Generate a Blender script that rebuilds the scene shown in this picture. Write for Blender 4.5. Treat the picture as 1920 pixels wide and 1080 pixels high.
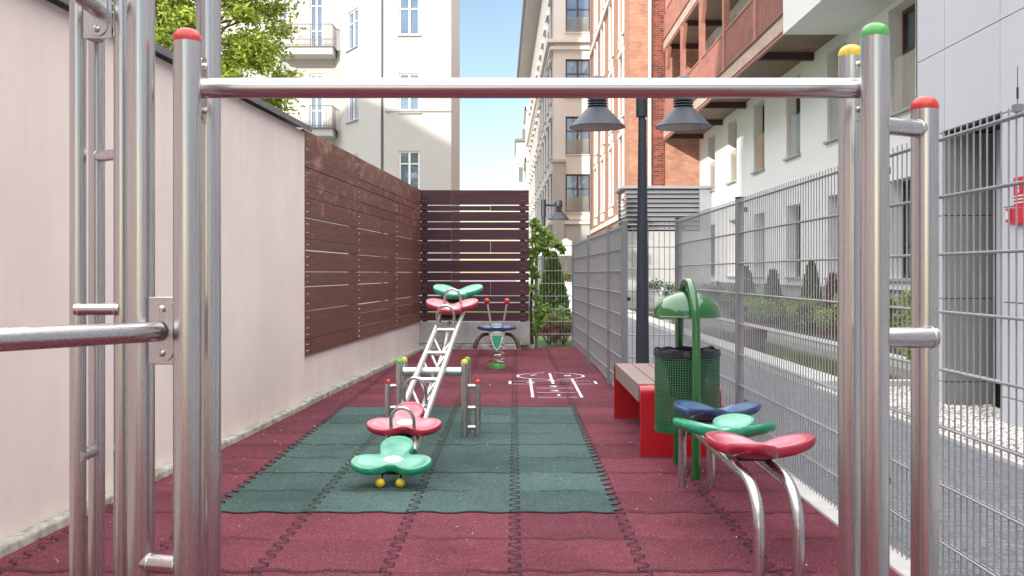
import bpy, bmesh, math, random
from mathutils import Vector, Matrix
R = math.radians
random.seed(7)
S = bpy.context.scene
for o in list(bpy.data.objects): bpy.data.objects.remove(o)
COL = S.collection

# ------------------------------------------------------------------ camera, sky, sun, exposure
F = 1980.0; HX = 965.0; HY = 512.0; CH = 1.17
cam = bpy.data.cameras.new('camera'); co = bpy.data.objects.new('camera', cam); COL.objects.link(co)
co.location = (0, 0, CH); co.rotation_euler = (R(90), 0, 0)
cam.sensor_width = 36; cam.lens = 36 * F / 1920
cam.shift_x = -(HX - 960) / 1920; cam.shift_y = -(540 - HY) / 1920
cam.clip_start = .05; cam.clip_end = 1500
S.camera = co
S.cycles.max_bounces = 12; S.cycles.diffuse_bounces = 6
SUN = Vector((1, 1.75, -.56)).normalized()
elev = math.asin(-SUN.z)
W = bpy.data.worlds.new('World'); S.world = W; W.use_nodes = True
nt = W.node_tree; bg = nt.nodes['Background']
sky = nt.nodes.new('ShaderNodeTexSky'); sky.sky_type = 'NISHITA'; sky.sun_disc = False
sky.sun_elevation = elev; sky.sun_rotation = math.atan2(-SUN.x, -SUN.y)
sky.air_density = 1.0; sky.dust_density = .5; sky.ozone_density = 1.0
# unseen bright cloud added overhead to light the shaded yard; clear blue lower down
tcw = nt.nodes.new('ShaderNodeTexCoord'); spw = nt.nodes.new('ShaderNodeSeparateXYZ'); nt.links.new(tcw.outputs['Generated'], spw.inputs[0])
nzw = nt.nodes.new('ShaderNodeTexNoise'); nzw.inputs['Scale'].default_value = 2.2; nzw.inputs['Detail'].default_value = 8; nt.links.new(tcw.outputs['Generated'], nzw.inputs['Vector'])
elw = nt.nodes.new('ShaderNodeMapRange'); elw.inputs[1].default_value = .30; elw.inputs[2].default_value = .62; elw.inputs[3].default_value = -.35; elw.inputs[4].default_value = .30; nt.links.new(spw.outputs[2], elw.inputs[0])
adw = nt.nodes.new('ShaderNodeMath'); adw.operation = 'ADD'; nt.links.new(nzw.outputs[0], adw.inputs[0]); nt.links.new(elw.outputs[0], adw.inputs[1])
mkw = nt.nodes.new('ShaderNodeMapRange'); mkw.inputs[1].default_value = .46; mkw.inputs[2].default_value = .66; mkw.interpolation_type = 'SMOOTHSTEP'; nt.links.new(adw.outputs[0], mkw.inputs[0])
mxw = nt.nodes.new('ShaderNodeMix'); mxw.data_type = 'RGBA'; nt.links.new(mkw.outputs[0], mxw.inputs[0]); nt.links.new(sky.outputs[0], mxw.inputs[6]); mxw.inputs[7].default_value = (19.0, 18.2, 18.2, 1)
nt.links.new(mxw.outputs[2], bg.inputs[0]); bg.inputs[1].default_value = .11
sl = bpy.data.lights.new('sun', 'SUN'); sl.energy = 3.3; sl.angle = R(.5); sl.color = (1, .93, .82)
so = bpy.data.objects.new('sun', sl); COL.objects.link(so)
so.rotation_euler = SUN.to_track_quat('-Z', 'Y').to_euler()
S.view_settings.view_transform = 'Standard'; S.view_settings.look = 'None'
S.view_settings.exposure = .7; S.view_settings.gamma = 1; S.view_settings.use_curve_mapping = False

# ------------------------------------------------------------------ materials
def newmat(name):
    m = bpy.data.materials.new(name); m.use_nodes = True
    return m, m.node_tree, m.node_tree.nodes['Principled BSDF']
def N(t, kind, **kw):
    n = t.nodes.new(kind)
    for k, v in kw.items():
        if k.startswith('i_'):
            key = k[2:]; key = int(key) if key.isdigit() else key
            n.inputs[key].default_value = v
        else: setattr(n, k, v)
    return n
def ramp(t, pts):
    r = t.nodes.new('ShaderNodeValToRGB'); e = r.color_ramp.elements
    while len(e) < len(pts): e.new(.5)
    for i, (p, c) in enumerate(pts): e[i].position = p; e[i].color = (*c, 1)
    return r
def mul(c, f): return tuple(max(0, min(1, v * f)) for v in c)
def coords(t, scale=(1, 1, 1), kind='Object', rot=(0, 0, 0)):
    tc = N(t, 'ShaderNodeTexCoord'); mp = N(t, 'ShaderNodeMapping')
    mp.inputs['Scale'].default_value = scale; mp.inputs['Rotation'].default_value = rot
    t.links.new(tc.outputs[kind], mp.inputs[0]); return mp.outputs[0]
def mat(name, c, rough=.6, metal=0, var=.12, scale=6, bump=0, bscale=80, stretch=(1, 1, 1), spec=.5, coat=0, island=0, fine=0):
    """base colour with blotchy variation, optional bump and per-island variation"""
    m, t, b = newmat(name); L = t.links
    v = coords(t, stretch)
    n = N(t, 'ShaderNodeTexNoise', i_Scale=scale, i_Detail=6, i_Roughness=.6); L.new(v, n.inputs['Vector'])
    r = ramp(t, [(.3, mul(c, 1 - var)), (.7, mul(c, 1 + var))]); L.new(n.outputs[0], r.inputs[0])
    out = r.outputs[0]
    if fine:
        n3 = N(t, 'ShaderNodeTexNoise', i_Scale=bscale, i_Detail=3); L.new(v, n3.inputs['Vector'])
        r3 = ramp(t, [(.35, (1 - fine,) * 3), (.65, (1, 1, 1))]); L.new(n3.outputs[0], r3.inputs[0])
        mx = N(t, 'ShaderNodeMix', data_type='RGBA', blend_type='MULTIPLY'); mx.inputs[0].default_value = 1
        L.new(out, mx.inputs[6]); L.new(r3.outputs[0], mx.inputs[7]); out = mx.outputs[2]
    if island:
        g = N(t, 'ShaderNodeNewGeometry'); mr = N(t, 'ShaderNodeMapRange'); mr.inputs[3].default_value = 1 - island; mr.inputs[4].default_value = 1 + island
        L.new(g.outputs['Random Per Island'], mr.inputs[0])
        mx = N(t, 'ShaderNodeVectorMath', operation='SCALE'); L.new(out, mx.inputs[0]); L.new(mr.outputs[0], mx.inputs[3]); out = mx.outputs[0]
    L.new(out, b.inputs['Base Color'])
    b.inputs['Roughness'].default_value = rough; b.inputs['Metallic'].default_value = metal
    b.inputs['Specular IOR Level'].default_value = spec; b.inputs['Coat Weight'].default_value = coat
    b.inputs['Coat Roughness'].default_value = .08
    if bump:
        n2 = N(t, 'ShaderNodeTexNoise', i_Scale=bscale, i_Detail=4); L.new(v, n2.inputs['Vector'])
        bp = N(t, 'ShaderNodeBump', i_Strength=bump, i_Distance=.01); L.new(n2.outputs[0], bp.inputs['Height']); L.new(bp.outputs[0], b.inputs['Normal'])
    return m
def steel(name, c=(.57, .56, .555), rough=.25, stretch=(60, 60, .7)):
    m, t, b = newmat(name); L = t.links
    v = coords(t, stretch)
    n = N(t, 'ShaderNodeTexNoise', i_Scale=3, i_Detail=5); L.new(v, n.inputs['Vector'])
    r = ramp(t, [(.3, mul(c, .94)), (.7, mul(c, 1.05))]); L.new(n.outputs[0], r.inputs[0]); L.new(r.outputs[0], b.inputs['Base Color'])
    mr = N(t, 'ShaderNodeMapRange'); mr.inputs[3].default_value = rough - .05; mr.inputs[4].default_value = rough + .08
    L.new(n.outputs[0], mr.inputs[0]); L.new(mr.outputs[0], b.inputs['Roughness'])
    b.inputs['Metallic'].default_value = 1
    n2 = N(t, 'ShaderNodeTexNoise', i_Scale=8, i_Detail=2); L.new(v, n2.inputs['Vector'])
    bp = N(t, 'ShaderNodeBump', i_Strength=.03, i_Distance=.001); L.new(n2.outputs[0], bp.inputs['Height']); L.new(bp.outputs[0], b.inputs['Normal'])
    return m
def rubber(name, a, bcol, fleck):
    m, t, b = newmat(name); L = t.links
    v = coords(t)
    n = N(t, 'ShaderNodeTexNoise', i_Scale=1.3, i_Detail=5, i_Roughness=.65); L.new(v, n.inputs['Vector'])
    r = ramp(t, [(.3, mul(a, .88)), (.5, mul(bcol, .95)), (.72, mul(bcol, 1.12))]); L.new(n.outputs[0], r.inputs[0])
    # tile-to-tile tone
    br = N(t, 'ShaderNodeTexBrick', i_Scale=1); br.offset = 0; br.inputs['Mortar Size'].default_value = 0
    br.inputs['Brick Width'].default_value = .505; br.inputs['Row Height'].default_value = .508
    br.inputs['Color1'].default_value = (.80, .80, .80, 1); br.inputs['Color2'].default_value = (1.16, 1.14, 1.14, 1)
    mp = N(t, 'ShaderNodeMapping'); mp.inputs['Location'].default_value = (0, -5.15 + .508 * 20, 0)
    tc = N(t, 'ShaderNodeTexCoord'); L.new(tc.outputs['Object'], mp.inputs[0]); L.new(mp.outputs[0], br.inputs['Vector'])
    mx = N(t, 'ShaderNodeMix', data_type='RGBA', blend_type='MULTIPLY'); mx.inputs[0].default_value = 1
    L.new(r.outputs[0], mx.inputs[6]); L.new(br.outputs[0], mx.inputs[7])
    vo = N(t, 'ShaderNodeTexVoronoi', i_Scale=190); L.new(v, vo.inputs['Vector'])
    rr = ramp(t, [(0, (.45, .45, .45)), (.45, (1, 1, 1)), (.88, (1.0, 1.0, 1.0)), (.97, fleck)])
    sp = N(t, 'ShaderNodeSeparateColor'); L.new(vo.outputs['Color'], sp.inputs[0]); L.new(sp.outputs[0], rr.inputs[0])
    vm = N(t, 'ShaderNodeVectorMath', operation='MULTIPLY'); L.new(mx.outputs[2], vm.inputs[0])
    sc = N(t, 'ShaderNodeVectorMath', operation='SCALE'); sc.inputs[3].default_value = 1.2; L.new(rr.outputs[0], sc.inputs[0]); L.new(sc.outputs[0], vm.inputs[1])
    L.new(vm.outputs[0], b.inputs['Base Color']); b.inputs['Roughness'].default_value = .85; b.inputs['Specular IOR Level'].default_value = .18
    bp = N(t, 'ShaderNodeBump', i_Strength=.5, i_Distance=.004); L.new(vo.outputs['Distance'], bp.inputs['Height']); L.new(bp.outputs[0], b.inputs['Normal'])
    return m
def brick(name, c1, c2, mortar, plane='XZ', bw=.25, bh=.077):
    m, t, b = newmat(name); L = t.links
    tc = N(t, 'ShaderNodeTexCoord'); sp = N(t, 'ShaderNodeSeparateXYZ'); L.new(tc.outputs['Object'], sp.inputs[0])
    cb = N(t, 'ShaderNodeCombineXYZ'); L.new(sp.outputs[0 if plane == 'XZ' else 1], cb.inputs[0]); L.new(sp.outputs[2], cb.inputs[1])
    br = N(t, 'ShaderNodeTexBrick', i_Scale=1); L.new(cb.outputs[0], br.inputs['Vector'])
    br.inputs['Brick Width'].default_value = bw; br.inputs['Row Height'].default_value = bh; br.inputs['Mortar Size'].default_value = .008
    br.inputs['Color1'].default_value = (*c1, 1); br.inputs['Color2'].default_value = (*c2, 1); br.inputs['Mortar'].default_value = (*mortar, 1)
    n = N(t, 'ShaderNodeTexNoise', i_Scale=3, i_Detail=4); L.new(tc.outputs['Object'], n.inputs['Vector'])
    r = ramp(t, [(.3, (.8, .8, .8)), (.7, (1.1, 1.1, 1.1))]); L.new(n.outputs[0], r.inputs[0])
    mx = N(t, 'ShaderNodeMix', data_type='RGBA', blend_type='MULTIPLY'); mx.inputs[0].default_value = 1
    L.new(br.outputs[0], mx.inputs[6]); L.new(r.outputs[0], mx.inputs[7]); L.new(mx.outputs[2], b.inputs['Base Color'])
    b.inputs['Roughness'].default_value = .85
    bp = N(t, 'ShaderNodeBump', i_Strength=.5, i_Distance=.01); bp.invert = True; L.new(br.outputs['Fac'], bp.inputs['Height']); L.new(bp.outputs[0], b.inputs['Normal'])
    return m
def wood(name, c, dark, worn=None, wornz=None):
    """stained boards, grain along local x; worn patches of paler bare wood low in amount"""
    m, t, b = newmat(name); L = t.links
    tc = N(t, 'ShaderNodeTexCoord'); g = N(t, 'ShaderNodeNewGeometry')
    off = N(t, 'ShaderNodeVectorMath', operation='ADD'); L.new(tc.outputs['Object'], off.inputs[0])
    sc0 = N(t, 'ShaderNodeMath', operation='MULTIPLY'); sc0.inputs[1].default_value = 31; L.new(g.outputs['Random Per Island'], sc0.inputs[0])
    L.new(sc0.outputs[0], off.inputs[1])
    mp = N(t, 'ShaderNodeMapping'); mp.inputs['Scale'].default_value = (1.2, 14, 22); L.new(off.outputs[0], mp.inputs[0])
    n = N(t, 'ShaderNodeTexNoise', i_Scale=2.4, i_Detail=8, i_Roughness=.65, i_Distortion=.8); L.new(mp.outputs[0], n.inputs['Vector'])
    r = ramp(t, [(.32, dark), (.55, c), (.78, mul(c, 1.35))]); L.new(n.outputs[0], r.inputs[0])
    mr = N(t, 'ShaderNodeMapRange'); mr.inputs[3].default_value = .78; mr.inputs[4].default_value = 1.25; L.new(g.outputs['Random Per Island'], mr.inputs[0])
    vs = N(t, 'ShaderNodeVectorMath', operation='SCALE'); L.new(r.outputs[0], vs.inputs[0]); L.new(mr.outputs[0], vs.inputs[3]); out = vs.outputs[0]
    if worn:
        mp2 = N(t, 'ShaderNodeMapping'); mp2.inputs['Scale'].default_value = (3.0, 3, 5); L.new(off.outputs[0], mp2.inputs[0])
        n2 = N(t, 'ShaderNodeTexNoise', i_Scale=1.6, i_Detail=9, i_Roughness=.72, i_Distortion=.4); L.new(mp2.outputs[0], n2.inputs['Vector'])
        sp = N(t, 'ShaderNodeSeparateXYZ'); L.new(tc.outputs['Object'], sp.inputs[0])
        hz = N(t, 'ShaderNodeMapRange'); hz.inputs[1].default_value = wornz[0]; hz.inputs[2].default_value = wornz[1]
        hz.inputs[3].default_value = -.14; hz.inputs[4].default_value = .10; L.new(sp.outputs[2], hz.inputs[0])
        ad = N(t, 'ShaderNodeMath', operation='ADD'); L.new(n2.outputs[0], ad.inputs[0]); L.new(hz.outputs[0], ad.inputs[1])
        rr = ramp(t, [(.5, (0, 0, 0)), (.62, (1, 1, 1))]); L.new(ad.outputs[0], rr.inputs[0])
        mx = N(t, 'ShaderNodeMix', data_type='RGBA'); L.new(rr.outputs[0], mx.inputs[0]); L.new(out, mx.inputs[6]); mx.inputs[7].default_value = (*worn, 1); out = mx.outputs[2]
    L.new(out, b.inputs['Base Color']); b.inputs['Roughness'].default_value = .55; b.inputs['Specular IOR Level'].default_value = .45
    bp = N(t, 'ShaderNodeBump', i_Strength=.35, i_Distance=.004); L.new(n.outputs[0], bp.inputs['Height']); L.new(bp.outputs[0], b.inputs['Normal'])
    return m
def leafmat(name, a, b2, rough=.55):
    m, t, b = newmat(name); L = t.links
    g = N(t, 'ShaderNodeNewGeometry'); r = ramp(t, [(0, a), (.75, b2), (1, mul(b2, 1.5))]); L.new(g.outputs['Random Per Island'], r.inputs[0])
    L.new(r.outputs[0], b.inputs['Base Color']); b.inputs['Roughness'].default_value = rough
    tr = N(t, 'ShaderNodeBsdfTranslucent'); L.new(r.outputs[0], tr.inputs[0])
    ms = N(t, 'ShaderNodeMixShader'); ms.inputs[0].default_value = .35
    L.new(b.outputs[0], ms.inputs[1]); L.new(tr.outputs[0], ms.inputs[2]); L.new(ms.outputs[0], t.nodes['Material Output'].inputs[0])
    return m
def glass(name, c=(.16, .2, .25), metal=.4, rough=.03):
    m = mat(name, c, rough, metal, var=.25, scale=.8, spec=.8); return m

M = {}
M['plaster'] = mat('pink_plaster', (.80, .695, .65), .9, var=.04, scale=1.2, bump=.2, bscale=160, fine=.05)
M['plaster2'] = mat('pink_plaster_base', (.78, .70, .675), .9, var=.05, scale=1.2, bump=.3, bscale=160, fine=.08)
M['coping'] = mat('coping_metal', (.16, .16, .18), .45, .3, var=.15)
def stain(m, top=2.42):
    t = m.node_tree; L = t.links; b = t.nodes['Principled BSDF']; src = b.inputs['Base Color'].links[0].from_socket
    tc = N(t, 'ShaderNodeTexCoord'); mp = N(t, 'ShaderNodeMapping'); mp.inputs['Scale'].default_value = (3.5, 3.5, .7); L.new(tc.outputs['Object'], mp.inputs[0])
    n = N(t, 'ShaderNodeTexNoise', i_Scale=2.2, i_Detail=8, i_Roughness=.7); L.new(mp.outputs[0], n.inputs['Vector'])
    sp = N(t, 'ShaderNodeSeparateXYZ'); L.new(tc.outputs['Object'], sp.inputs[0])
    hi = N(t, 'ShaderNodeMapRange'); hi.inputs[1].default_value = top - .75; hi.inputs[2].default_value = top; hi.inputs[3].default_value = 0; hi.inputs[4].default_value = .16; L.new(sp.outputs[2], hi.inputs[0])
    lo = N(t, 'ShaderNodeMapRange'); lo.inputs[1].default_value = .0; lo.inputs[2].default_value = .35; lo.inputs[3].default_value = .17; lo.inputs[4].default_value = 0; L.new(sp.outputs[2], lo.inputs[0])
    a1 = N(t, 'ShaderNodeMath', operation='ADD'); L.new(hi.outputs[0], a1.inputs[0]); L.new(lo.outputs[0], a1.inputs[1])
    a2 = N(t, 'ShaderNodeMath', operation='ADD'); L.new(a1.outputs[0], a2.inputs[0]); L.new(n.outputs[0], a2.inputs[1])
    r = ramp(t, [(.50, (1, 1, 1)), (.90, (.91, .905, .89))]); L.new(a2.outputs[0], r.inputs[0])
    n2 = N(t, 'ShaderNodeTexNoise', i_Scale=.8, i_Detail=5); L.new(tc.outputs['Object'], n2.inputs['Vector'])
    r2 = ramp(t, [(.35, (.93, .93, .935)), (.6, (1.03, 1.03, 1.03))]); L.new(n2.outputs[0], r2.inputs[0])
    v1 = N(t, 'ShaderNodeVectorMath', operation='MULTIPLY'); L.new(r.outputs[0], v1.inputs[0]); L.new(r2.outputs[0], v1.inputs[1])
    v2 = N(t, 'ShaderNodeVectorMath', operation='MULTIPLY'); L.new(v1.outputs[0], v2.inputs[0]); L.new(src, v2.inputs[1]); L.new(v2.outputs[0], b.inputs['Base Color'])
stain(M['plaster']); stain(M['plaster2'], .9)
def kerbmat():
    m, t, b = newmat('mossy_kerb'); L = t.links; v = coords(t)
    n = N(t, 'ShaderNodeTexNoise', i_Scale=9, i_Detail=9, i_Roughness=.75); L.new(v, n.inputs['Vector'])
    r = ramp(t, [(.3, (.10, .12, .05)), (.45, (.30, .30, .23)), (.6, (.5, .49, .44)), (.75, (.62, .61, .56))]); L.new(n.outputs[0], r.inputs[0])
    L.new(r.outputs[0], b.inputs['Base Color']); b.inputs['Roughness'].default_value = .95
    bp = N(t, 'ShaderNodeBump', i_Strength=.5, i_Distance=.01); L.new(n.outputs[0], bp.inputs['Height']); L.new(bp.outputs[0], b.inputs['Normal'])
    return m
M['kerb'] = kerbmat()
M['concrete'] = mat('concrete', (.40, .40, .39), .9, var=.22, scale=4, bump=.3, bscale=60, fine=.15)
M['red_rubber'] = rubber('maroon_rubber', (.105, .023, .035), (.142, .035, .052), (1.7, 2.0, 2.0))
M['green_rubber'] = rubber('green_rubber', (.041, .079, .072), (.056, .102, .094), (1.8, 1.7, 1.7))
M['seam'] = mat('seam_dark', (.016, .009, .011), .95)
M['white_mark'] = mat('white_marking', (.72, .66, .68), .8, var=.25, scale=30)
M['steel'] = steel('brushed_steel')
M['steel_h'] = steel('brushed_steel_bar', stretch=(.7, 60, 60))
M['steel_y'] = steel('brushed_steel_side', stretch=(60, .7, 60))
M['steel_w'] = mat('bright_steel', (.66, .66, .65), .36, .92, var=.1, scale=20)
M['cap_red'] = mat('red_plastic', (.56, .025, .022), .38, var=.22, scale=26, coat=.3, bump=.05)
M['cap_green'] = mat('green_plastic', (.07, .36, .06), .38, var=.2, scale=26, coat=.3, bump=.05)
M['cap_yellow'] = mat('yellow_plastic', (.68, .50, .03), .38, var=.25, scale=26, coat=.3, bump=.05)
M['yellow'] = mat('yellow_ball', (.7, .52, .03), .35, var=.1, scale=20)
M['seat_red'] = mat('seat_crimson', (.36, .012, .04), .4, var=.2, scale=18, coat=.45, bump=.06)
M['seat_green'] = mat('seat_green', (.012, .30, .16), .4, var=.2, scale=18, coat=.45, bump=.06)
M['seat_blue'] = mat('seat_blue', (.018, .06, .16), .4, var=.2, scale=18, coat=.45, bump=.06)
def seat_worn(name, c, pale):  # mottled paler tone for the seat tops inside the rim
    m, t, b = newmat(name); L = t.links; v = coords(t)
    n = N(t, 'ShaderNodeTexNoise', i_Scale=9, i_Detail=5); L.new(v, n.inputs['Vector'])
    r = ramp(t, [(.35, c), (.62, pale)]); L.new(n.outputs[0], r.inputs[0]); L.new(r.outputs[0], b.inputs['Base Color'])
    b.inputs['Roughness'].default_value = .42; b.inputs['Coat Weight'].default_value = .4; b.inputs['Coat Roughness'].default_value = .15
    return m
M['pale_red'] = seat_worn('seat_crimson_faded', (.42, .06, .10), (.54, .22, .27))
M['pale_green'] = seat_worn('seat_green_faded', (.03, .30, .19), (.13, .46, .34))
M['pale_blue'] = seat_worn('seat_blue_faded', (.03, .085, .2), (.06, .13, .25))
M['worn'] = mat('worn_white', (.72, .70, .62), .5, var=.1, scale=30)
M['black'] = mat('black_plastic', (.015, .015, .017), .45)
M['bag'] = mat('bin_bag', (.012, .014, .02), .22, var=.3, bump=.6, bscale=25)
M['bin_green'] = mat('bin_green_paint', (.005, .115, .02), .2, var=.1, scale=12, coat=.8)
M['bin_mesh'] = mat('bin_mesh_green', (.03, .13, .06), .4, var=.1)
M['bench_red'] = mat('bench_red_paint', (.44, .005, .014), .3, var=.08, scale=5, coat=.5)
M['plank'] = wood('bench_plank', (.30, .225, .205), (.21, .15, .14))
M['wood_left'] = wood('stained_boards_brown', (.165, .062, .044), (.092, .036, .028), (.36, .19, .15), (1.2, 3.2))  # brown stain with paler worn patches toward the top
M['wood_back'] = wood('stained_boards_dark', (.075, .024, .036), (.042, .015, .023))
M['galv'] = mat('galvanised', (.37, .385, .40), .45, .5, var=.12, scale=12)
M['post'] = mat('grey_post', (.24, .25, .27), .5, .25, var=.07, scale=5)
M['lamp'] = mat('anthracite', (.03, .038, .056), .42, .15, var=.06, scale=5)
M['lampw'] = mat('lamp_inside', (.4, .4, .4), .5)
def pavemat():
    m, t, b = newmat('grey_paving'); L = t.links; v = coords(t)
    n = N(t, 'ShaderNodeTexNoise', i_Scale=90, i_Detail=4); L.new(v, n.inputs['Vector'])
    r = ramp(t, [(.38, (.115, .13, .145)), (.55, (.19, .21, .23)), (.72, (.36, .38, .40))]); L.new(n.outputs[0], r.inputs[0])
    br = N(t, 'ShaderNodeTexBrick', i_Scale=1); br.inputs['Brick Width'].default_value = .2; br.inputs['Row Height'].default_value = .1; br.inputs['Mortar Size'].default_value = .004
    br.inputs['Color1'].default_value = (.85, .85, .85, 1); br.inputs['Color2'].default_value = (1, 1, 1, 1); br.inputs['Mortar'].default_value = (.45, .45, .45, 1); L.new(v, br.inputs['Vector'])
    mx = N(t, 'ShaderNodeMix', data_type='RGBA', blend_type='MULTIPLY'); mx.inputs[0].default_value = 1
    L.new(r.outputs[0], mx.inputs[6]); L.new(br.outputs[0], mx.inputs[7]); L.new(mx.outputs[2], b.inputs['Base Color']); b.inputs['Roughness'].default_value = .85
    return m
M['pave'] = pavemat()
M['light_kerb'] = mat('light_kerb', (.55, .55, .53), .9, var=.12, scale=8, bump=.2)
M['pebble'] = mat('white_pebble', (.74, .71, .68), .7, var=.05, island=.22)
M['pebble_bed'] = mat('pebble_bed', (.45, .43, .41), .9, var=.3, scale=60)
M['soil'] = mat('soil', (.07, .055, .035), .95, var=.4, scale=20, bump=.5)
M['grass'] = mat('lawn', (.09, .16, .03), .9, var=.4, scale=12, bump=.4, bscale=200)
M['ground'] = mat('ground', (.22, .21, .19), .95, var=.2, scale=2)
def watermat():
    m, t, b = newmat('pond_water'); L = t.links; v = coords(t)
    n = N(t, 'ShaderNodeTexNoise', i_Scale=2, i_Detail=4); L.new(v, n.inputs['Vector'])
    r = ramp(t, [(.3, (.03, .045, .02)), (.7, (.07, .08, .035))]); L.new(n.outputs[0], r.inputs[0]); L.new(r.outputs[0], b.inputs['Base Color'])
    b.inputs['Roughness'].default_value = .06; b.inputs['Specular IOR Level'].default_value = .8
    n2 = N(t, 'ShaderNodeTexNoise', i_Scale=14, i_Detail=3); L.new(v, n2.inputs['Vector'])
    bp = N(t, 'ShaderNodeBump', i_Strength=.12, i_Distance=.01); L.new(n2.outputs[0], bp.inputs['Height']); L.new(bp.outputs[0], b.inputs['Normal'])
    return m
M['water'] = watermat()
M['white_wall'] = mat('white_render', (.78, .80, .82), .9, var=.03, scale=.7, bump=.15, bscale=90)
M['plinth'] = mat('grey_plinth', (.36, .37, .38), .85, var=.06)
M['panel'] = mat('grey_facade_panel', (.56, .60, .645), .75, var=.035, scale=.8, fine=.03, bscale=40)
M['panel_dark'] = mat('dark_concrete_panel', (.27, .28, .29), .8, var=.16, scale=1.5, fine=.06, bscale=50, stretch=(1, 1, .3))
M['joint'] = mat('panel_joint', (.05, .05, .055), .9)
M['brown_frame'] = mat('brown_window_frame', (.10, .045, .03), .5, var=.1)
M['dark_frame'] = mat('dark_window_frame', (.04, .03, .035), .45, var=.1)
M['white_frame'] = mat('white_window_frame', (.75, .75, .75), .5, var=.04)
M['glass'] = glass('window_glass')
M['glass_b'] = glass('window_glass_blue', (.22, .30, .40), .55)
M['glass_rail'] = glass('balustrade_glass', (.42, .38, .33), .25, .12)
M['glass_rail'].node_tree.nodes['Principled BSDF'].inputs['Alpha'].default_value = .35
M['curtain'] = mat('curtain', (.42, .42, .42), .9, var=.4, scale=3, stretch=(8, 8, .1))
M['cream'] = mat('cream_render', (.475, .475, .465), .9, var=.04, scale=.6, bump=.1)
M['beige'] = mat('beige_render', (.68, .645, .61), .9, var=.05, scale=.6)
M['beige_d'] = mat('grey_beige_render', (.44, .425, .41), .9, var=.06, scale=.8)
M['stone_panel'] = mat('stone_panel', (.45, .44, .43), .85, var=.06, scale=1)
M['salmon'] = brick('salmon_brick', (.36, .16, .10), (.42, .21, .14), (.42, .27, .20), 'YZ')
M['brick'] = brick('orange_brick', (.35, .15, .10), (.44, .225, .155), (.38, .24, .17))
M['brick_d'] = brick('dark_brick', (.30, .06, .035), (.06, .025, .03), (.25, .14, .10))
M['timber'] = mat('red_brown_timber', (.34, .145, .115), .6, var=.18, scale=5, stretch=(1, .3, 1))
M['timber_d'] = mat('dark_timber', (.07, .035, .035), .6, var=.2, scale=6)
M['fascia'] = mat('pale_timber', (.50, .36, .31), .7, var=.2, scale=4, stretch=(1, .3, 1))
M['soffit'] = mat('soffit_boards', (.23, .15, .11), .6, var=.4, scale=2, stretch=(1, 12, 1))
M['louvre'] = mat('louvre_grey', (.30, .31, .34), .45, .3, var=.06)
M['pipe_w'] = mat('white_pipe', (.72, .68, .62), .5)
M['pipe_d'] = mat('zinc_pipe', (.12, .11, .13), .45, .4)
M['leaf_tree'] = leafmat('tree_leaf', (.12, .21, .02), (.36, .42, .06))
M['leaf_bush'] = leafmat('bush_leaf', (.13, .22, .04), (.38, .46, .12))
M['leaf_vine'] = leafmat('vine_leaf', (.15, .28, .05), (.34, .48, .14))
M['leaf_con'] = leafmat('conifer_leaf', (.04, .08, .045), (.09, .15, .09))
M['leaf_thuja'] = leafmat('thuja_leaf', (.045, .11, .018), (.14, .24, .035))
M['leaf_red'] = leafmat('red_leaf', (.16, .05, .03), (.28, .10, .06))
M['leaf_mix'] = leafmat('mixed_leaf', (.06, .10, .03), (.24, .20, .06))
M['bark'] = mat('bark', (.12, .09, .06), .9, var=.3, scale=12, bump=.6, bscale=30)
M['sign_red'] = mat('sign_red', (.62, .01, .04), .4)
M['sign_white'] = mat('sign_white', (.8, .8, .8), .5)
M['awning'] = mat('white_canvas', (.8, .78, .74), .8)
M['wicker'] = mat('wicker', (.14, .09, .07), .8, var=.4, scale=30)
M['footrest'] = mat('bronze_rubber', (.09, .045, .045), .4, .3)

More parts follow.
